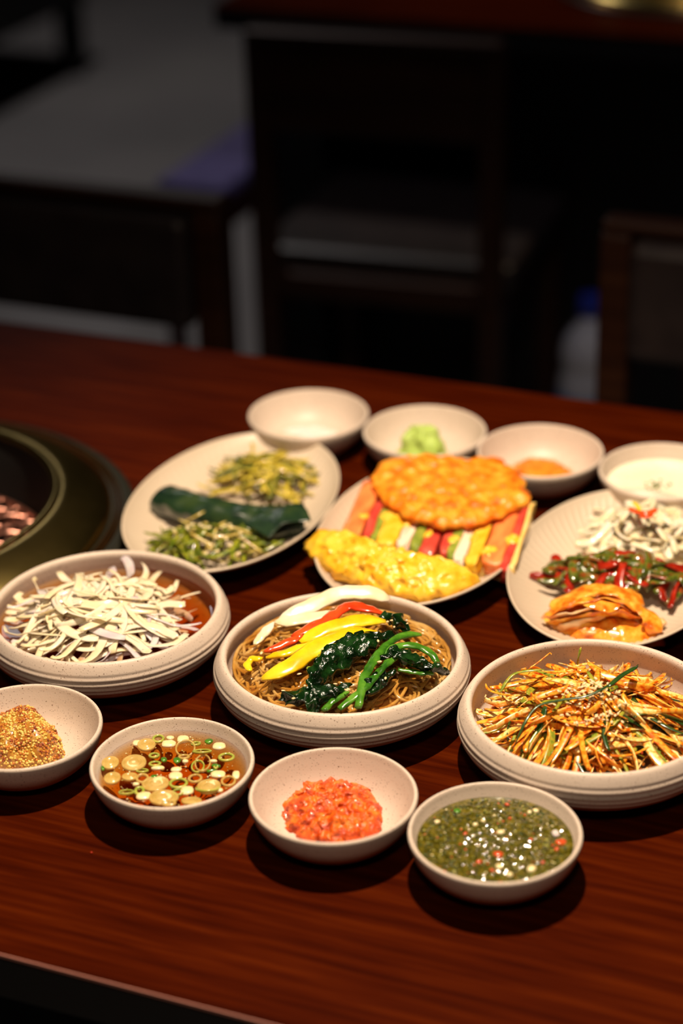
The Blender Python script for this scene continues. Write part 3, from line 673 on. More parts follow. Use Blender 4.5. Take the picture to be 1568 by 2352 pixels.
LBL = {'strip_orange': 'orange seasoned scallion strip on top of the salad', 'strip_cream': 'pale lightly seasoned scallion strip on top of the salad',
       'strip_green': 'green tinged scallion strip on top of the salad', 'strip_dark': 'dark green scallion strip on top of the salad'}
for v, f, ms, c in pile(170, 's', dms, (0.040, 0.095), (0.0026, 0.0066), (0.0008, 0.0013), (0.1, 2.2), scm, (0.0005, 0.0070), 0.88, 0.6, lift=0.006, clamp=(SC, 0.080), taper=0.6, pts=18, radial=0.5):
    o = mobj('scallion_strip', v, f, ms, origin=c); tag(o, LBL[ms], 'scallion strip', LBL[ms].replace('strip on', 'strips on'))
veg('scallion_strip', [(1182, 1712, .040), (1205, 1660, .050), (1235, 1622, .056), (1290, 1608, .060), (1350, 1598, .063), (1400, 1572, .066), (1465, 1527, .064)], 0.0024, 0.0014, 'strip_dark', 'long dark green scallion strand curving across the salad', 'scallion strip', None, n=36, sides=6, amp=0.0002)
veg('scallion_strip', [(1395, 1578, .0665), (1425, 1553, .067), (1464, 1530, .066)], 0.0042, 0.0014, 'strip_dark', 'wide dark green scallion blade beside the sesame heap', 'scallion strip', None, n=10, sides=6, amp=0.0002)
veg('scallion_strip', [(1326, 1527, .058), (1329, 1505, .066), (1334, 1486, .072)], 0.0026, 0.0012, 'strip_green', 'upright green scallion tip standing at the salad back', 'scallion strip', None, n=8, sides=6, amp=0)
veg('scallion_strip', [(1148, 1592, .046), (1170, 1556, .053), (1200, 1542, .055), (1250, 1538, .056)], 0.0030, 0.0012, 'strip_green', 'arched green scallion strip at the left back of the salad', 'scallion strip', None, n=16, sides=6, amp=0.0002)
veg('scallion_strip', [(1115, 1570, .045), (1120, 1582, .044), (1140, 1592, .045), (1180, 1598, .050)], 0.0024, 0.0012, 'strip_orange', 'orange scallion strand sticking out over the left salad side', 'scallion strip', None, n=14, sides=6, amp=0.0002)
veg('scallion_strip', [(1212, 1538, .052), (1240, 1518, .056), (1262, 1500, .060), (1266, 1504, .061)], 0.0012, 0.001, 'strip_orange', 'thin orange scallion hair rising at the left salad back', 'scallion strip', None, n=12, sides=6, amp=0.0002)
GS = 'sesame seeds on the scallion salad'
def salad_seed(px, py):
    z = 0.05
    for _ in range(4):
        p = at(px, py, z); z = dms(p[0], p[1])[0] + 0.0098
    seed(at(px, py, z + rng.uniform(0, 0.0012)), 'sesame seed sprinkled on the scallion salad', GS)
for i in range(72): salad_seed(rng.gauss(1362, 26), rng.gauss(1580, 14))
for i in range(26): t = rng.random(); salad_seed(1320 + 90 * t + rng.gauss(0, 6), 1665 - 30 * t + rng.gauss(0, 5))
for i in range(26): salad_seed(rng.gauss(1305, 30), rng.gauss(1595, 12))
for i in range(34): salad_seed(rng.gauss(1370, 75), rng.gauss(1610, 42))
for i in range(46):
    k = math.sqrt(rng.random()) * 0.9; a = rng.uniform(0, 6.28); x, y = SD[0] + 0.07 * k * math.cos(a), SD[1] + 0.07 * k * math.sin(a)
    v, f = ICO1; v = v * np.array([0.0011, 0.0009, 0.0005]) * rng.uniform(0.6, 1.3); p = np.array([x, y, T + dms(x, y)[0] + 0.0065]); 
    tag(mobj('chili_flake', (v @ rot(rng.random(), rng.random(), 6 * rng.random()).T) + p, f, 'chili_flake', origin=p), 'red chili flake clinging to the scallion salad', 'chili flake', 'chili flakes on the salad')

# ------------------------------------------------------------------ soy sauce with scallion rings
c = D['sauce']; ZS = 0.0262
liquid('soy_sauce', c, ZS, SMALL_IN, 'soy', 'amber soy dipping sauce with floating scallion', 'sauce')
def s_at(u, w): return at(180 + u / 3.136, 1600 + w / 3.136, ZS + 0.0005)          # points read off an enlarged view of the dish
def ring(name, u, w, du, dw, m, tube, label, group, tiltx=0.0, rz=0.0, cat='scallion ring'):
    p = s_at(u, w); a = np.linspace(0, 2 * np.pi, 26, endpoint=False)
    rx, ry = du / 3.136 / 2 * 0.000297 - tube / 2, dw / 3.136 / 2 * 0.000297 / 0.60 - tube / 2
    pts = np.column_stack([rx * np.cos(a), ry * np.sin(a), np.zeros(26)]) @ rot(tiltx, 0, rz + YAW).T
    v, f = [], []
    b = np.linspace(0, 2 * np.pi, 8, endpoint=False); V = np.zeros((26, 8, 3)); cen = pts
    for i in range(26):
        rd = cen[i] / (np.linalg.norm(cen[i]) + 1e-9); V[i] = cen[i] + np.outer(np.cos(b) * tube / 2, rd) + np.outer(np.sin(b) * 0.0011, [0, 0, 1.0])
    F = [[i * 8 + j, i * 8 + (j + 1) % 8, ((i + 1) % 26) * 8 + (j + 1) % 8, ((i + 1) % 26) * 8 + j] for i in range(26) for j in range(8)]
    return tag(mobj(name, V.reshape(-1, 3) + p, F, m, origin=p), label, cat, group)
def leek(u, w, du, dw, where, tilt):
    p = s_at(u, w); R_ = du / 3.136 / 2 * 0.000297; k = dw / du / 0.60
    prof = [(0, 0.0011), (0.22, 0.0013), (0.40, 0.0012), (0.50, 0.0006), (0.58, 0.0012), (0.76, 0.0013), (0.82, 0.0007), (0.88, 0.0012), (0.97, 0.0010), (1.0, 0.0), (0.95, -0.0009), (0.5, -0.0011), (0, -0.0011)]
    v, f = lathe([(q[0] * R_, q[1]) for q in prof], 40, 1.0, min(k, 1.15)); v = v @ rot(tilt, tilt * 0.6, YAW + rng.uniform(-0.3, 0.3)).T
    return tag(mobj('leek_slice', v + p, f, 'ring_pale', origin=p), 'cream leek slice floating in the soy sauce, ' + where, 'leek', 'leek slices in the soy sauce')
for a_ in ((490, 350, 135, 80, 'the one farthest from the viewer'), (400, 480, 180, 125, 'large one left of the middle'), (230, 480, 125, 85, 'upper of two at the left edge'),
           (555, 630, 195, 120, 'large one just in front of the middle'), (615, 730, 210, 95, 'large one at the near edge'), (370, 580, 115, 55, 'smallest flat one left of the middle'),
           (245, 590, 120, 120, 'lower of two at the left edge'), (940, 650, 170, 110, 'the one farthest right'), (815, 755, 150, 60, 'narrow one at the near right edge')): leek(*a_, rng.uniform(-0.12, 0.12))
PALE, GREEN = 'pale yellow scallion ring floating in the soy sauce', 'green scallion ring floating in the soy sauce'
for u, w, du, dw in ((770, 375, 150, 95),
                     (895, 480, 120, 140), (1080, 610, 110, 80), (460, 590, 100, 60), (840, 590, 110, 90), (650, 770, 110, 40), (760, 435, 90, 45)):
    ring('scallion_ring', u, w, du, dw, 'ring_pale', rng.uniform(0.0012, 0.0024), PALE, 'pale scallion rings in the soy sauce', rng.uniform(-0.35, 0.35))
for u, w, du, dw in ((890, 395, 145, 70), (1065, 437, 125, 75), (575, 305, 95, 60), (545, 425, 85, 55), (550, 485, 95, 60), (720, 625, 140, 80), (930, 660, 180, 115), (345, 690, 115, 65),
                     (460, 535, 95, 55), (845, 340, 80, 50), (860, 505, 100, 85), (440, 680, 80, 55), (720, 690, 90, 45), (990, 505, 45, 60)):
    ring('scallion_ring', u, w, du, dw, 'ring_green', rng.uniform(0.0012, 0.0024), GREEN, 'green scallion rings in the soy sauce', rng.uniform(-0.4, 0.4))
def bit(name, p, sx, sy, sz, m, label, cat, group, rz=None, mesh=None):
    v, f = mesh or ICO2; v = np.sign(v) * np.abs(v) ** 0.8 * np.array([sx, sy, sz]); v = v + np.array([np.array(noise.noise_vector(Vector(q * 300 + np.array([p[0] * 900, p[1] * 900, 0])))) for q in v]) * sx * 0.12
    return tag(mobj(name, v @ rot(0, 0, rng.uniform(0, 6.28) if rz is None else rz).T + p, f, m, origin=p), label, cat, group)
GL = 'pale chopped garlic piece floating in the soy sauce'
for u, w, du, dw in ((752, 307, 90, 62), (650, 340, 110, 55), (1012, 357, 100, 58), (425, 335, 75, 45), (700, 572, 105, 60), (782, 677, 98, 65), (470, 715, 105, 60), (575, 612, 105, 70), (385, 495, 110, 75),
                     (620, 720, 110, 60), (705, 525, 85, 35), (570, 515, 105, 28), (1005, 560, 110, 55), (1135, 565, 55, 65), (415, 632, 50, 22), (770, 467, 45, 25), (970, 465, 60, 20), (965, 625, 80, 55), (660, 298, 60, 28), (1018, 675, 45, 25)):
    bit('garlic_piece', s_at(u, w), du / 3.136 / 2 * 0.000297, dw / 3.136 / 2 * 0.000297 / 0.62, 0.0013, 'garlic', GL, 'garlic', 'garlic pieces in the soy sauce', rz=YAW)
GC2 = 'short bright green scallion piece in the soy sauce'
for u, w, du, dw in ((940, 322, 60, 38), (710, 460, 70, 35), (990, 500, 35, 45), (615, 455, 45, 35), (960, 535, 30, 50), (175, 517, 25, 35), (545, 580, 50, 30)):
    bit('scallion_bit', s_at(u, w), du / 3.136 / 2 * 0.000297, dw / 3.136 / 2 * 0.000297 / 0.62, 0.0013, 'spinach_stem', GC2, 'scallion', 'green scallion bits in the soy sauce')
mb = MB()
for i in range(150):
    k = math.sqrt(rng.random()) * 0.95; a = rng.uniform(0, 6.28); p = np.array([c[0] + 0.0465 * k * math.cos(a), c[1] + 0.0465 * k * math.sin(a), T + ZS + 0.0003])
    v, f = ICO1; mb.add((v * np.array([0.0007, 0.0005, 0.0004]) * rng.uniform(0.5, 1.3)) @ rot(0, 0, rng.uniform(0, 6.28)).T + p, f, rng.choice((0, 0, 1)))
tag(mb.build('sauce_crumbs', ['ring_pale', 'garlic']), 'tiny pale crumbs floating in the soy sauce', 'sauce crumbs', kind='stuff')

# ------------------------------------------------------------------ whole grain mustard
c = D['must']; mc = at(52, 1716, 0.012)
mp_ = [at(x, y, 0.008) for x, y in ((142, 1712), (138, 1740), (110, 1765), (60, 1772), (0, 1768), (-45, 1750), (-62, 1722), (-40, 1690), (0, 1668), (50, 1658), (100, 1668), (130, 1688))]
v, f, cc = outline_blob(mp_, 0.0065, 0.0245, 16, 64, 2.6, 0.62, 0.0045, 55)
mbase_v = v; mb = MB(); mb.add(v, f, 0)
tri = [(q[0], q[1], q[2]) for q in f[:64 + 16 * 64 * 1]] + [(q[0], q[2], q[3]) for q in f[64:64 + 15 * 64] if len(q) == 4]
tri = np.array(tri); P = v[tri]; ar = np.linalg.norm(np.cross(P[:, 1] - P[:, 0], P[:, 2] - P[:, 0]), axis=1); ar /= ar.sum(); nrg = np.random.RandomState(3)
idx = nrg.choice(len(tri), 2100, p=ar)
for i in idx:
    u1, u2 = nrg.rand(2)
    if u1 + u2 > 1: u1, u2 = 1 - u1, 1 - u2
    p = P[i, 0] + u1 * (P[i, 1] - P[i, 0]) + u2 * (P[i, 2] - P[i, 0])
    r = nrg.uniform(0.0008, 0.00128); t = noise.noise(Vector(p * 90)) + nrg.uniform(-0.45, 0.65)
    mb.add(ICO1[0] * r * np.array([1, 1, 0.9]) + p, ICO1[1], 1 if t < 0.02 else 2 if t < 0.42 else 3)
tag(mb.build('grain_mustard', ['mustard_base', 'grain_yellow', 'grain_orange', 'grain_brown'], origin=cc.tolist() + [T]), 'heap of coarse whole grain mustard in the left dish', 'mustard', kind='stuff')

# ------------------------------------------------------------------ orange red paste
pp = [at(x, y, 0.010) for x, y in ((640, 1858), (655, 1832), (690, 1800), (740, 1788), (800, 1790), (850, 1812), (876, 1842), (880, 1880), (865, 1912), (820, 1926), (770, 1929), (700, 1922), (655, 1900), (645, 1880))]
v, f, cc = outline_blob(pp, 0.0062, 0.0135, 34, 150, 2.8, 0.6, 0.0032, 170, edge=0.003)
tag(mobj('red_paste', v, f, 'red_paste', origin=(*cc, T)), 'lumpy glossy orange red chili paste in a dish', 'paste')

# ------------------------------------------------------------------ green herb sauce
c = D['chim']; ZC = 0.0262
def herb_z(x, y):
    """Uneven surface of the thick sauce."""
    k = min(1.0, max(0.0, (0.0485 - math.hypot(x - c[0], y - c[1])) / 0.004))
    return ZC + k * (0.00095 * noise.noise(Vector((x * 230, y * 230, 3.0))) + 0.00068 * noise.noise(Vector((x * 520, y * 520, 9.0))))
nr_, ns_ = 90, 260; hv = []
for a_ in range(nr_ + 1):
    for b_ in range(ns_):
        r_ = 0.0497 * a_ / nr_; x_, y_ = c[0] + r_ * math.cos(b_ * 2 * math.pi / ns_), c[1] + r_ * math.sin(b_ * 2 * math.pi / ns_); hv.append((x_, y_, T + herb_z(x_, y_)))
for r_, z_ in ((0.0470, 0.0200), (0.0410, 0.0122), (0.0330, 0.0074), (0.0, 0.0050)):
    for b_ in range(ns_): hv.append((c[0] + r_ * math.cos(b_ * 2 * math.pi / ns_), c[1] + r_ * math.sin(b_ * 2 * math.pi / ns_), T + z_))
tag(mobj('herb_sauce', hv, grid_faces(nr_ + 5, ns_, True), 'herb_sauce', origin=(c[0], c[1], T)), 'thick green herb sauce filling the nearest dish', 'sauce')
mb = MB()
for i in range(1500):
    k = math.sqrt(rng.random()) * 0.985; a = rng.uniform(0, 6.28); p = np.array([c[0] + 0.0475 * k * math.cos(a), c[1] + 0.0475 * k * math.sin(a), T + ZC + rng.uniform(-0.0006, 0.0002)]); p[2] += herb_z(p[0], p[1]) - ZC
    s_ = rng.uniform(0.4, 1.25); v, f = ICO1; r = rng.random()
    mb.add((v * np.array([0.0011, 0.0008, 0.0006]) * s_) @ rot(rng.uniform(-.6, .6), rng.uniform(-.6, .6), rng.uniform(0, 6.28)).T + p, f, 0 if r < 0.42 else 1 if r < 0.80 else 2 if r < 0.93 else 3 if r < 0.97 else 4)
tag(mb.build('chopped_herbs', ['herb_dark', 'herb_sauce', 'herb_light', 'pepper_bit', 'garlic']), 'finely chopped herbs floating on the green sauce', 'herbs', kind='stuff')
def h_at(u, w):
    p = at(900 + u / 3.136, 1780 + w / 3.136, ZC); p[2] = T + herb_z(p[0], p[1]) + 0.0002; return p
for u, w, s_, in ((765, 578, 75), (1215, 482, 85), (1185, 535, 42), (625, 628, 48), (828, 218, 36), (528, 425, 35), (1085, 632, 34), (1000, 465, 34), (720, 690, 36), (848, 318, 28)):
    bit('pepper_bit', h_at(u, w), s_ / 3.136 / 2 * 0.000283, s_ / 3.136 / 2 * 0.000283 * 0.8, 0.0011, 'pepper_bit', 'red pepper bit floating in the green herb sauce', 'pepper bit', 'red pepper bits in the herb sauce')
for u, w, s_ in ((782, 412, 58), (1005, 680, 75), (1035, 262, 48), (600, 360, 40), (845, 720, 50), (770, 662, 60), (325, 340, 48), (990, 270, 38), (655, 335, 36)):
    bit('garlic_piece', h_at(u, w), s_ / 3.136 / 2 * 0.000283, s_ / 3.136 / 2 * 0.000283 * 0.8, 0.0012, 'garlic', 'pale garlic bit floating in the green herb sauce', 'garlic', 'garlic bits in the herb sauce')
bit('onion_bit', h_at(1178, 425), 0.0034, 0.0022, 0.0010, 'onion_purple', 'pinkish onion bit floating in the green herb sauce', 'onion', None)
bit('herb_leaf', h_at(468, 262), 0.0024, 0.0022, 0.0008, 'spinach_stem', 'bright green leaf bit floating in the green herb sauce', 'herb', None)

# ------------------------------------------------------------------ back dishes
def granules(name, pts, zb, h, n, r, m, label, cat, power=2.0):
    v, f, cc = outline_blob(pts, zb, h, 12, 56, power, 0.8, 0.0016, 90); mb = MB(); mb.add(v, f, 0)
    top = v[1:1 + 12 * 56]
    for i in range(n):
        p = top[rng.randrange(len(top))] + np.array([rng.gauss(0, .0012), rng.gauss(0, .0012), rng.uniform(-0.0004, 0.0006)]); q, g = ICO1
        mb.add(q * r * rng.uniform(0.7, 1.3) + p, g, 0)
    return tag(mb.build(name, [m], origin=(*cc, T)), label, cat, kind='stuff')
def circ(c, r, dx=0.0, dy=0.0, wob=0.08):
    return [(c[0] + dx + r * (1 + wob * math.sin(3 * a + c[0] * 50)) * math.cos(a), c[1] + dy + r * (1 + wob * math.cos(2 * a)) * math.sin(a)) for a in np.linspace(0, 6.28, 28, endpoint=False)]
granules('salt_heap', circ(D['salt'], 0.034, 0, -0.004), 0.0070, 0.008, 700, 0.0007, 'salt', 'low heap of white salt in the back left dish', 'salt')
granules('orange_seasoning', circ(D['roe'], 0.0335, 0.0, -0.004), 0.0068, 0.016, 900, 0.0008, 'roe', 'loose heap of bright orange seasoning in a back dish', 'seasoning')
wp = [at(x, y, 0.012) for x, y in ((922, 1010), (930, 1030), (960, 1038), (1000, 1040), (1028, 1030), (1030, 1010), (1015, 985), (985, 975), (945, 985))]
v, f, cc = outline_blob(circ(D['was'], 0.0230, -0.001, -0.004), 0.0062, 0.034, 18, 72, 2.4, 0.75, 0.0042, 75)
tag(mobj('wasabi_lump', v, f, 'wasabi', origin=(*cc, T)), 'rounded lump of pale green wasabi in a back dish', 'wasabi')
c = D['cream']
liquid('cream_sauce', c, 0.0215, SMALL_IN, 'cream', 'smooth white cream sauce in the back right dish', 'sauce')
for i in range(26):
    k = rng.random() * 0.012; a = rng.uniform(0, 6.28); p = np.array([c[0] - 0.004 + k * math.cos(a), c[1] - 0.006 + 1.3 * k * math.sin(a), T + 0.0222])
    bit('herb_crumb', p, 0.0016, 0.0011, 0.0007, 'pickle_dark', 'brown green crumb sprinkled on the white cream sauce', 'herb crumb', 'herb crumbs on the cream sauce', mesh=ICO1)

# ------------------------------------------------------------------ left plate: pickled stems, leaf roll, seaweed salad
pc = at(617, 1092, 0.016)
dmp = dome(pc[:2], 0.046, 0.036, 0.0085, 0.016, 2.0, math.radians(10)); GPK = 'pickled stems on the left plate'
for v, f, ms, c in pile(105, 'p', dmp, (0.022, 0.055), (0.0028, 0.0050), (0.0018, 0.0028), (0.3, 2.2), ['pickle', 'pickle', 'pickle', 'pickle_dark'], (0.0, 0.009), 0.98, 0.4, lift=0.003, taper=0.6):
    o = mobj('pickled_stem', v, f, ms, origin=c); tag(o, 'yellow green pickled stem in the heap at the plate back', 'pickled stem', GPK)
lr = empty('leaf_roll', tuple(at(540, 1180, 0.01))); tag(lr, 'dark green folded leaf roll lying across the left plate', 'leaf roll')
rollw = lambda t: np.clip(1.0 - 0.12 * np.sin(np.pi * t), 0.7, 1)
veg('body', [(378, 1150, .019), (440, 1168, .021), (530, 1186, .021), (620, 1198, .020), (694, 1196, .020)], 0.036, 0.027, 'leaf_roll', None, None, n=44, sides=30, amp=0.0024, freq=75, wprof=rollw, parent=lr)
veg('flap', [(590, 1220, .030), (620, 1196, .0335), (660, 1180, .0345), (704, 1176, .0335)], 0.030, 0.0022, 'leaf_roll', None, None, n=24, sides=16, amp=0.0014, freq=90, wprof=rollw, parent=lr, roll0=-0.1)
veg('flap', [(560, 1228, .024), (610, 1232, .022), (650, 1226, .020), (690, 1206, .020)], 0.016, 0.0025, 'leaf_roll', None, None, n=20, sides=14, amp=0.0016, freq=90, wprof=leafw, parent=lr, roll0=0.6)
sc_ = at(478, 1258, 0.016)
dmw = dome(sc_[:2], 0.050, 0.026, 0.0095, 0.017, 2.0, math.radians(22)); GW = 'seaweed shreds on the left plate'
for v, f, ms, c in pile(120, 'w', dmw, (0.018, 0.045), (0.0020, 0.0042), (0.0010, 0.0018), (0.2, 1.8), ['seaweed'] * 4 + ['seaweed_pale'], (0.0, 0.010), 0.98, 0.5, lift=0.004):
    o = mobj('seaweed_shred', v, f, ms, origin=c)
    tag(o, 'green seaweed shred in the heap at the plate front' if ms == 'seaweed' else 'pale yellow shred in the seaweed heap at the plate front', 'seaweed', GW if ms == 'seaweed' else 'pale shreds in the seaweed heap')
for i in range(30):
    k = math.sqrt(rng.random()) * 0.85; a = rng.uniform(0, 6.28); x = sc_[0] + 0.044 * k * math.cos(a); y = sc_[1] + 0.026 * k * math.sin(a)
    p = np.array([x, y, T + dmw(x, y)[0] + 0.010])
    bit('seaweed_seed', p, 0.0024, 0.0017, 0.0012, 'garlic' if i % 3 else 'seaweed_pale', 'pale chopped crumb scattered on the seaweed heap', 'crumb', 'pale crumbs on the seaweed heap', mesh=ICO1)
veg('seaweed_shred', [(420, 1200, .022), (445, 1188, .028), (470, 1174, .031)], 0.003, 0.0015, 'seaweed_pale', 'light green shred leaning onto the dark leaf roll', 'seaweed', None, n=8, amp=0)
veg('seaweed_shred', [(330, 1222, .024), (350, 1228, .023), (372, 1232, .022)], 0.0026, 0.0015, 'seaweed', 'loose green shred sticking out left of the seaweed heap', 'seaweed', None, n=8, amp=0)
veg('seaweed_shred', [(600, 1268, .022), (630, 1252, .025), (652, 1240, .028)], 0.0034, 0.0015, 'seaweed', 'green shred reaching over the rim right of the seaweed heap', 'seaweed', None, n=8, amp=0)

# ------------------------------------------------------------------ middle plate: skewer pancakes, orange pancake, omelette
fa, fb = at(786, 1218, .030), at(1178, 1292, .030); ba, bb = at(836, 1098, .036), at(1222, 1150, .036)
def skewer(label, seq, u0, u1):
    g = empty('skewer_pancake', tuple(fa + (fb - fa) * (u0 + u1) / 2)); tag(g, label, 'skewer pancake', 'skewer pancakes on the middle plate')
    tot = sum(w for _, w, _ in seq); u = u0
    for name, w, m in seq:
        du = (u1 - u0) * w / tot; a, b_ = u + du * 0.02, u + du * 0.98; u += du
        P4 = [fa + (fb - fa) * a, fa + (fb - fa) * b_, ba + (bb - ba) * b_, ba + (bb - ba) * a]
        th = 0.013 + rng.uniform(-0.002, 0.004); jy = rng.uniform(-0.012, 0.004)
        vv, ff = box((-1, -1, -1), (1, 1, 1), 0.22); out = []
        bm = bmesh.new(); 
        for q in vv: bm.verts.new(q)
        bm.verts.ensure_lookup_table()
        for q in ff: bm.faces.new([bm.verts[i] for i in q])
        bmesh.ops.subdivide_edges(bm, edges=list(bm.edges), cuts=2, use_grid_fill=True); bm.verts.index_update()
        for q in bm.verts:
            s1, s2, s3 = (q.co.x + 1) / 2, (q.co.y + 1) / 2, q.co.z
            lo_ = P4[0] * (1 - s1) + P4[1] * s1; hi_ = P4[3] * (1 - s1) + P4[2] * s1; p = lo_ * (1 - s2) + hi_ * s2
            out.append(p + np.array([0, jy * (1 - s2), -th / 2 + s3 * th / 2]))
        out = np.array(out); out += np.array([np.array(noise.noise_vector(Vector(q * 110))) for q in out]) * 0.0020
        mobj(name, out, [[x.index for x in q.verts] for q in bm.faces], m, g); bm.free()
    # egg batter holding the row together underneath
    pts = [fa + (fb - fa) * u0, fa + (fb - fa) * u1, ba + (bb - ba) * u1, ba + (bb - ba) * u0]
    cen = np.mean([q[:2] for q in pts], axis=0); v, f, cc = outline_blob([cen + (np.array(q[:2]) - cen) * 1.04 for q in pts], 0.0125, 0.008, 6, 48, 4, 0.5, 0.001, 120)
    mobj('batter', v, f, 'batter', g)
    for q_ in range(4):
        uu = u0 + (u1 - u0) * (0.15 + 0.24 * q_); ww = rng.uniform(0.12, 0.45)
        pc_ = (fa + (fb - fa) * uu) * (1 - ww) + (ba + (bb - ba) * uu) * ww; rr_ = rng.uniform(0.005, 0.009)
        v, f, cc = outline_blob([(pc_[0] + rr_ * 0.7 * math.cos(t), pc_[1] + rr_ * 1.3 * math.sin(t)) for t in np.linspace(0, 6.28, 14, endpoint=False)], pc_[2] - T - 0.002, 0.0036, 6, 28, 2.2, 0.6, 0.0015, 180, edge=0.003)
        mobj('egg_patch', v, f, 'egg', g)
skewer('skewer pancake with red crab stick and ham at the left', [('crab_stick', 17, 'crab'), ('ham_strip', 8, 'ham'), ('scallion_piece', 5, 'scallion_cooked'), ('egg_strip', 17, 'egg'), ('crab_stick', 11, 'crab_white'), ('scallion_piece', 9, 'scallion_cooked'), ('ham_strip', 13, 'ham')], 0.0, 0.565)
skewer('skewer pancake with pale crab stick and egg at the right', [('ham_strip', 9, 'ham'), ('scallion_piece', 8, 'scallion_cooked'), ('crab_stick', 11, 'crab_white'), ('egg_strip', 13, 'egg'), ('crab_stick', 20, 'crab'), ('ham_strip', 7, 'ham'), ('batter_edge', 5, 'batter')], 0.575, 1.02)
op = [at(x, y, .040) for x, y in ((850, 1112), (853, 1085), (875, 1060), (915, 1050), (960, 1046), (1010, 1047), (1050, 1052), (1085, 1060), (1100, 1050), (1150, 1054), (1190, 1075), (1212, 1110), (1216, 1148), (1180, 1172),
                                  (1130, 1190), (1085, 1203), (1040, 1206), (1000, 1206), (985, 1196), (960, 1192), (925, 1180), (885, 1150), (862, 1130))]
v, f, cc = outline_blob(op, 0.0365, 0.010, 30, 150, 5, 0.5, 0.0028, 130, edge=0.004)
tag(mobj('orange_pancake', v, f, 'orange_pancake', origin=(*cc, T)), 'round orange pancake lying on the skewer pancakes', 'pancake')
om = [at(x, y, z) for x, y, z in ((700, 1240, .032), (705, 1218, .036), (735, 1205, .038), (780, 1216, .040), (830, 1236, .041), (890, 1250, .042), (950, 1260, .042), (1010, 1275, .041), (1070, 1288, .040), (1120, 1292, .036),
                                  (1128, 1308, .030), (1105, 1345, .024), (1050, 1374, .021), (980, 1384, .020), (930, 1380, .020), (870, 1368, .020), (810, 1345, .021), (760, 1325, .022), (720, 1288, .025), (702, 1262, .028))]
v, f, cc = outline_blob(om, 0.0250, 0.0175, 30, 150, 3, 0.55, 0.0036, 130, edge=0.002, tilt=(0.0, 0.10))
tag(mobj('omelette', v, f, 'egg', origin=(*cc, T)), 'thick folded yellow egg pancake at the plate front', 'omelette')

# ------------------------------------------------------------------ right plate: white kimchi, greens kimchi, napa kimchi
wc = at(1480, 1232, 0.020)
v, f, cc = outline_blob([(wc[0] + 0.047 * math.cos(t), wc[1] + 0.043 * math.sin(t)) for t in np.linspace(0, 6.28, 24, endpoint=False)], 0.0085, 0.0225, 16, 80, 2.0, 0.8, 0.004, 110, edge=0.003)
tag(mobj('packed_radish', v, f, 'white_radish', origin=(*cc, T)), 'packed pale radish mass under the loose white shreds', 'radish', kind='stuff')
dmr = dome(wc[:2], 0.050, 0.046, 0.012, 0.025, 2.0, math.radians(0)); GR = 'white radish shreds on the right plate'
for v, f, ms, c in pile(110, 'r', dmr, (0.020, 0.045), (0.0050, 0.0105), (0.0020, 0.0034), (0.1, 1.6), ['white_radish'], (0.0, 0.008), 0.95, 0.4, lift=0.004, taper=0.6):
    o = mobj('radish_shred', v, f, ms, origin=c); tag(o, 'white pickled radish shred heaped at the back of the right plate', 'radish', GR)
veg('chili_slice', [(1443, 1166, .052), (1465, 1176, .054), (1490, 1178, .055), (1508, 1168, .055)], 0.006, 0.003, 'red_pepper', 'curved red chili slice on top of the white radish', 'chili', None, n=10, amp=0.0004)
veg('chili_slice', [(1452, 1152, .054), (1462, 1160, .055), (1470, 1172, .056)], 0.0035, 0.002, 'yellow_pepper', 'small orange chili sliver beside the red chili slice', 'chili', None, n=8, amp=0.0003)
veg('chili_slice', [(1468, 1184, .053), (1484, 1188, .054), (1500, 1180, .055)], 0.004, 0.002, 'red_pepper', 'small red chili slice below the curved one', 'chili', None, n=8, amp=0.0003)
kc = at(1425, 1330, 0.018)
dmk = dome(kc[:2], 0.062, 0.028, 0.012, 0.019, 2.0, math.radians(12)); GK = 'leafy greens kimchi on the right plate'
for v, f, ms, c in pile(110, 'k', dmk, (0.014, 0.036), (0.0050, 0.0110), (0.0018, 0.0040), (0.1, 1.2), ['kimchi_green', 'kimchi_green', 'kimchi_red'], (0.0, 0.008), 0.97, 0.4, lift=0.003, amp=0.0008, taper=0.6, sides=8):
    o = mobj('greens_kimchi_piece', v, f, ms, origin=c)
    tag(o, 'dark green seasoned leaf piece in the greens kimchi' if ms == 'kimchi_green' else 'deep red coated piece in the greens kimchi', 'kimchi', GK if ms == 'kimchi_green' else 'red pieces in the greens kimchi')
e = empty('napa_kimchi', tuple(at(1390, 1440, 0.012))); tag(e, 'folded orange napa cabbage kimchi at the front of the right plate', 'kimchi')
kp = [at(x, y, .016) for x, y in ((1240, 1410), (1262, 1385), (1310, 1368), (1370, 1360), (1430, 1362), (1475, 1390), (1498, 1420), (1525, 1432), (1520, 1458), (1480, 1468), (1420, 1472), (1360, 1464), (1300, 1450), (1255, 1440))]
v, f, cc = outline_blob(kp, 0.0085, 0.016, 18, 96, 2.6, 0.6, 0.0034, 80, edge=0.002)
mobj('core', v, f, 'kimchi_leaf', e)
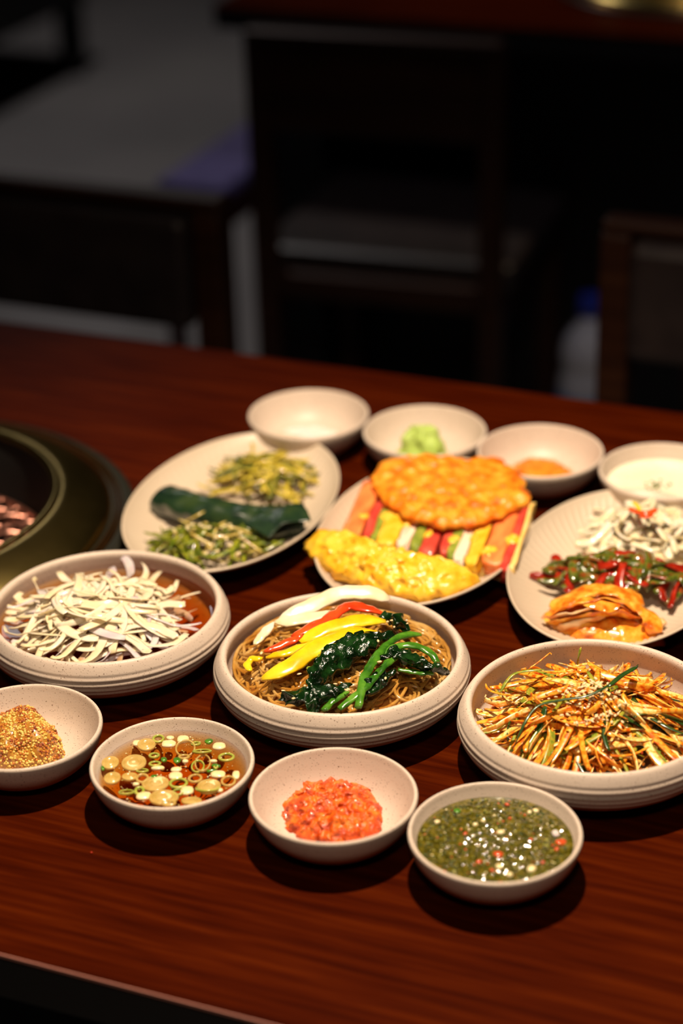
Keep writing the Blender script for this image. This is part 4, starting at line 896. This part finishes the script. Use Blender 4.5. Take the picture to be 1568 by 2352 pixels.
for pts, w, th, m, r0 in (
    ([(1262, 1398, .028), (1310, 1372, .034), (1370, 1352, .037), (1430, 1360, .036), (1478, 1392, .030)], 0.026, 0.0030, 'kimchi_leaf', 0.25),
    ([(1250, 1412, .024), (1300, 1392, .031), (1360, 1380, .036), (1420, 1378, .036), (1470, 1404, .030)], 0.020, 0.0026, 'kimchi_leaf', 0.45),
    ([(1246, 1420, .021), (1290, 1415, .027), (1340, 1402, .032), (1400, 1392, .034), (1450, 1402, .031)], 0.013, 0.0024, 'kimchi_stem', 0.7),
    ([(1258, 1432, .018), (1300, 1428, .023), (1350, 1415, .028), (1410, 1408, .031), (1470, 1420, .026)], 0.012, 0.0024, 'kimchi_leaf', 0.9),
    ([(1275, 1444, .015), (1310, 1440, .019), (1345, 1426, .024), (1390, 1416, .027)], 0.010, 0.0022, 'kimchi_stem', 1.0),
    ([(1290, 1450, .013), (1325, 1444, .017), (1350, 1430, .021), (1380, 1424, .023)], 0.007, 0.002, 'kimchi_leaf', 1.1),
    ([(1335, 1375, .038), (1370, 1390, .038), (1400, 1396, .037), (1425, 1385, .038)], 0.010, 0.0022, 'kimchi_leaf', -0.2),
    ([(1440, 1380, .034), (1475, 1400, .030), (1495, 1430, .024), (1488, 1455, .017)], 0.016, 0.0030, 'kimchi_leaf', 0.3)):
    veg('cabbage_leaf', pts, w, th, m, None, None, n=30, sides=16, amp=0.0026, freq=110, parent=e, roll0=r0)
for pts, w, th in (([(1330, 1450, .014), (1380, 1452, .016), (1430, 1458, .016), (1448, 1460, .015)], 0.012, 0.007), ([(1488, 1420, .020), (1500, 1436, .017), (1496, 1452, .014)], 0.008, 0.006), ([(1512, 1424, .018), (1524, 1436, .016)], 0.008, 0.006)):
    veg('cabbage_stem', pts, w, th, 'kimchi_stem', None, None, n=14, sides=10, amp=0.0012, freq=110, parent=e, taper=0.8)

# a stray chili crumb on the bare table in front of the soy sauce dish
p = at(210, 1958, 0.0006); v, f = ICO1
tag(mobj('chili_flake', v * np.array([0.0010, 0.0007, 0.0006]) + p, f, 'chili_flake', origin=p), 'tiny red chili crumb lying on the bare table front', 'chili flake')
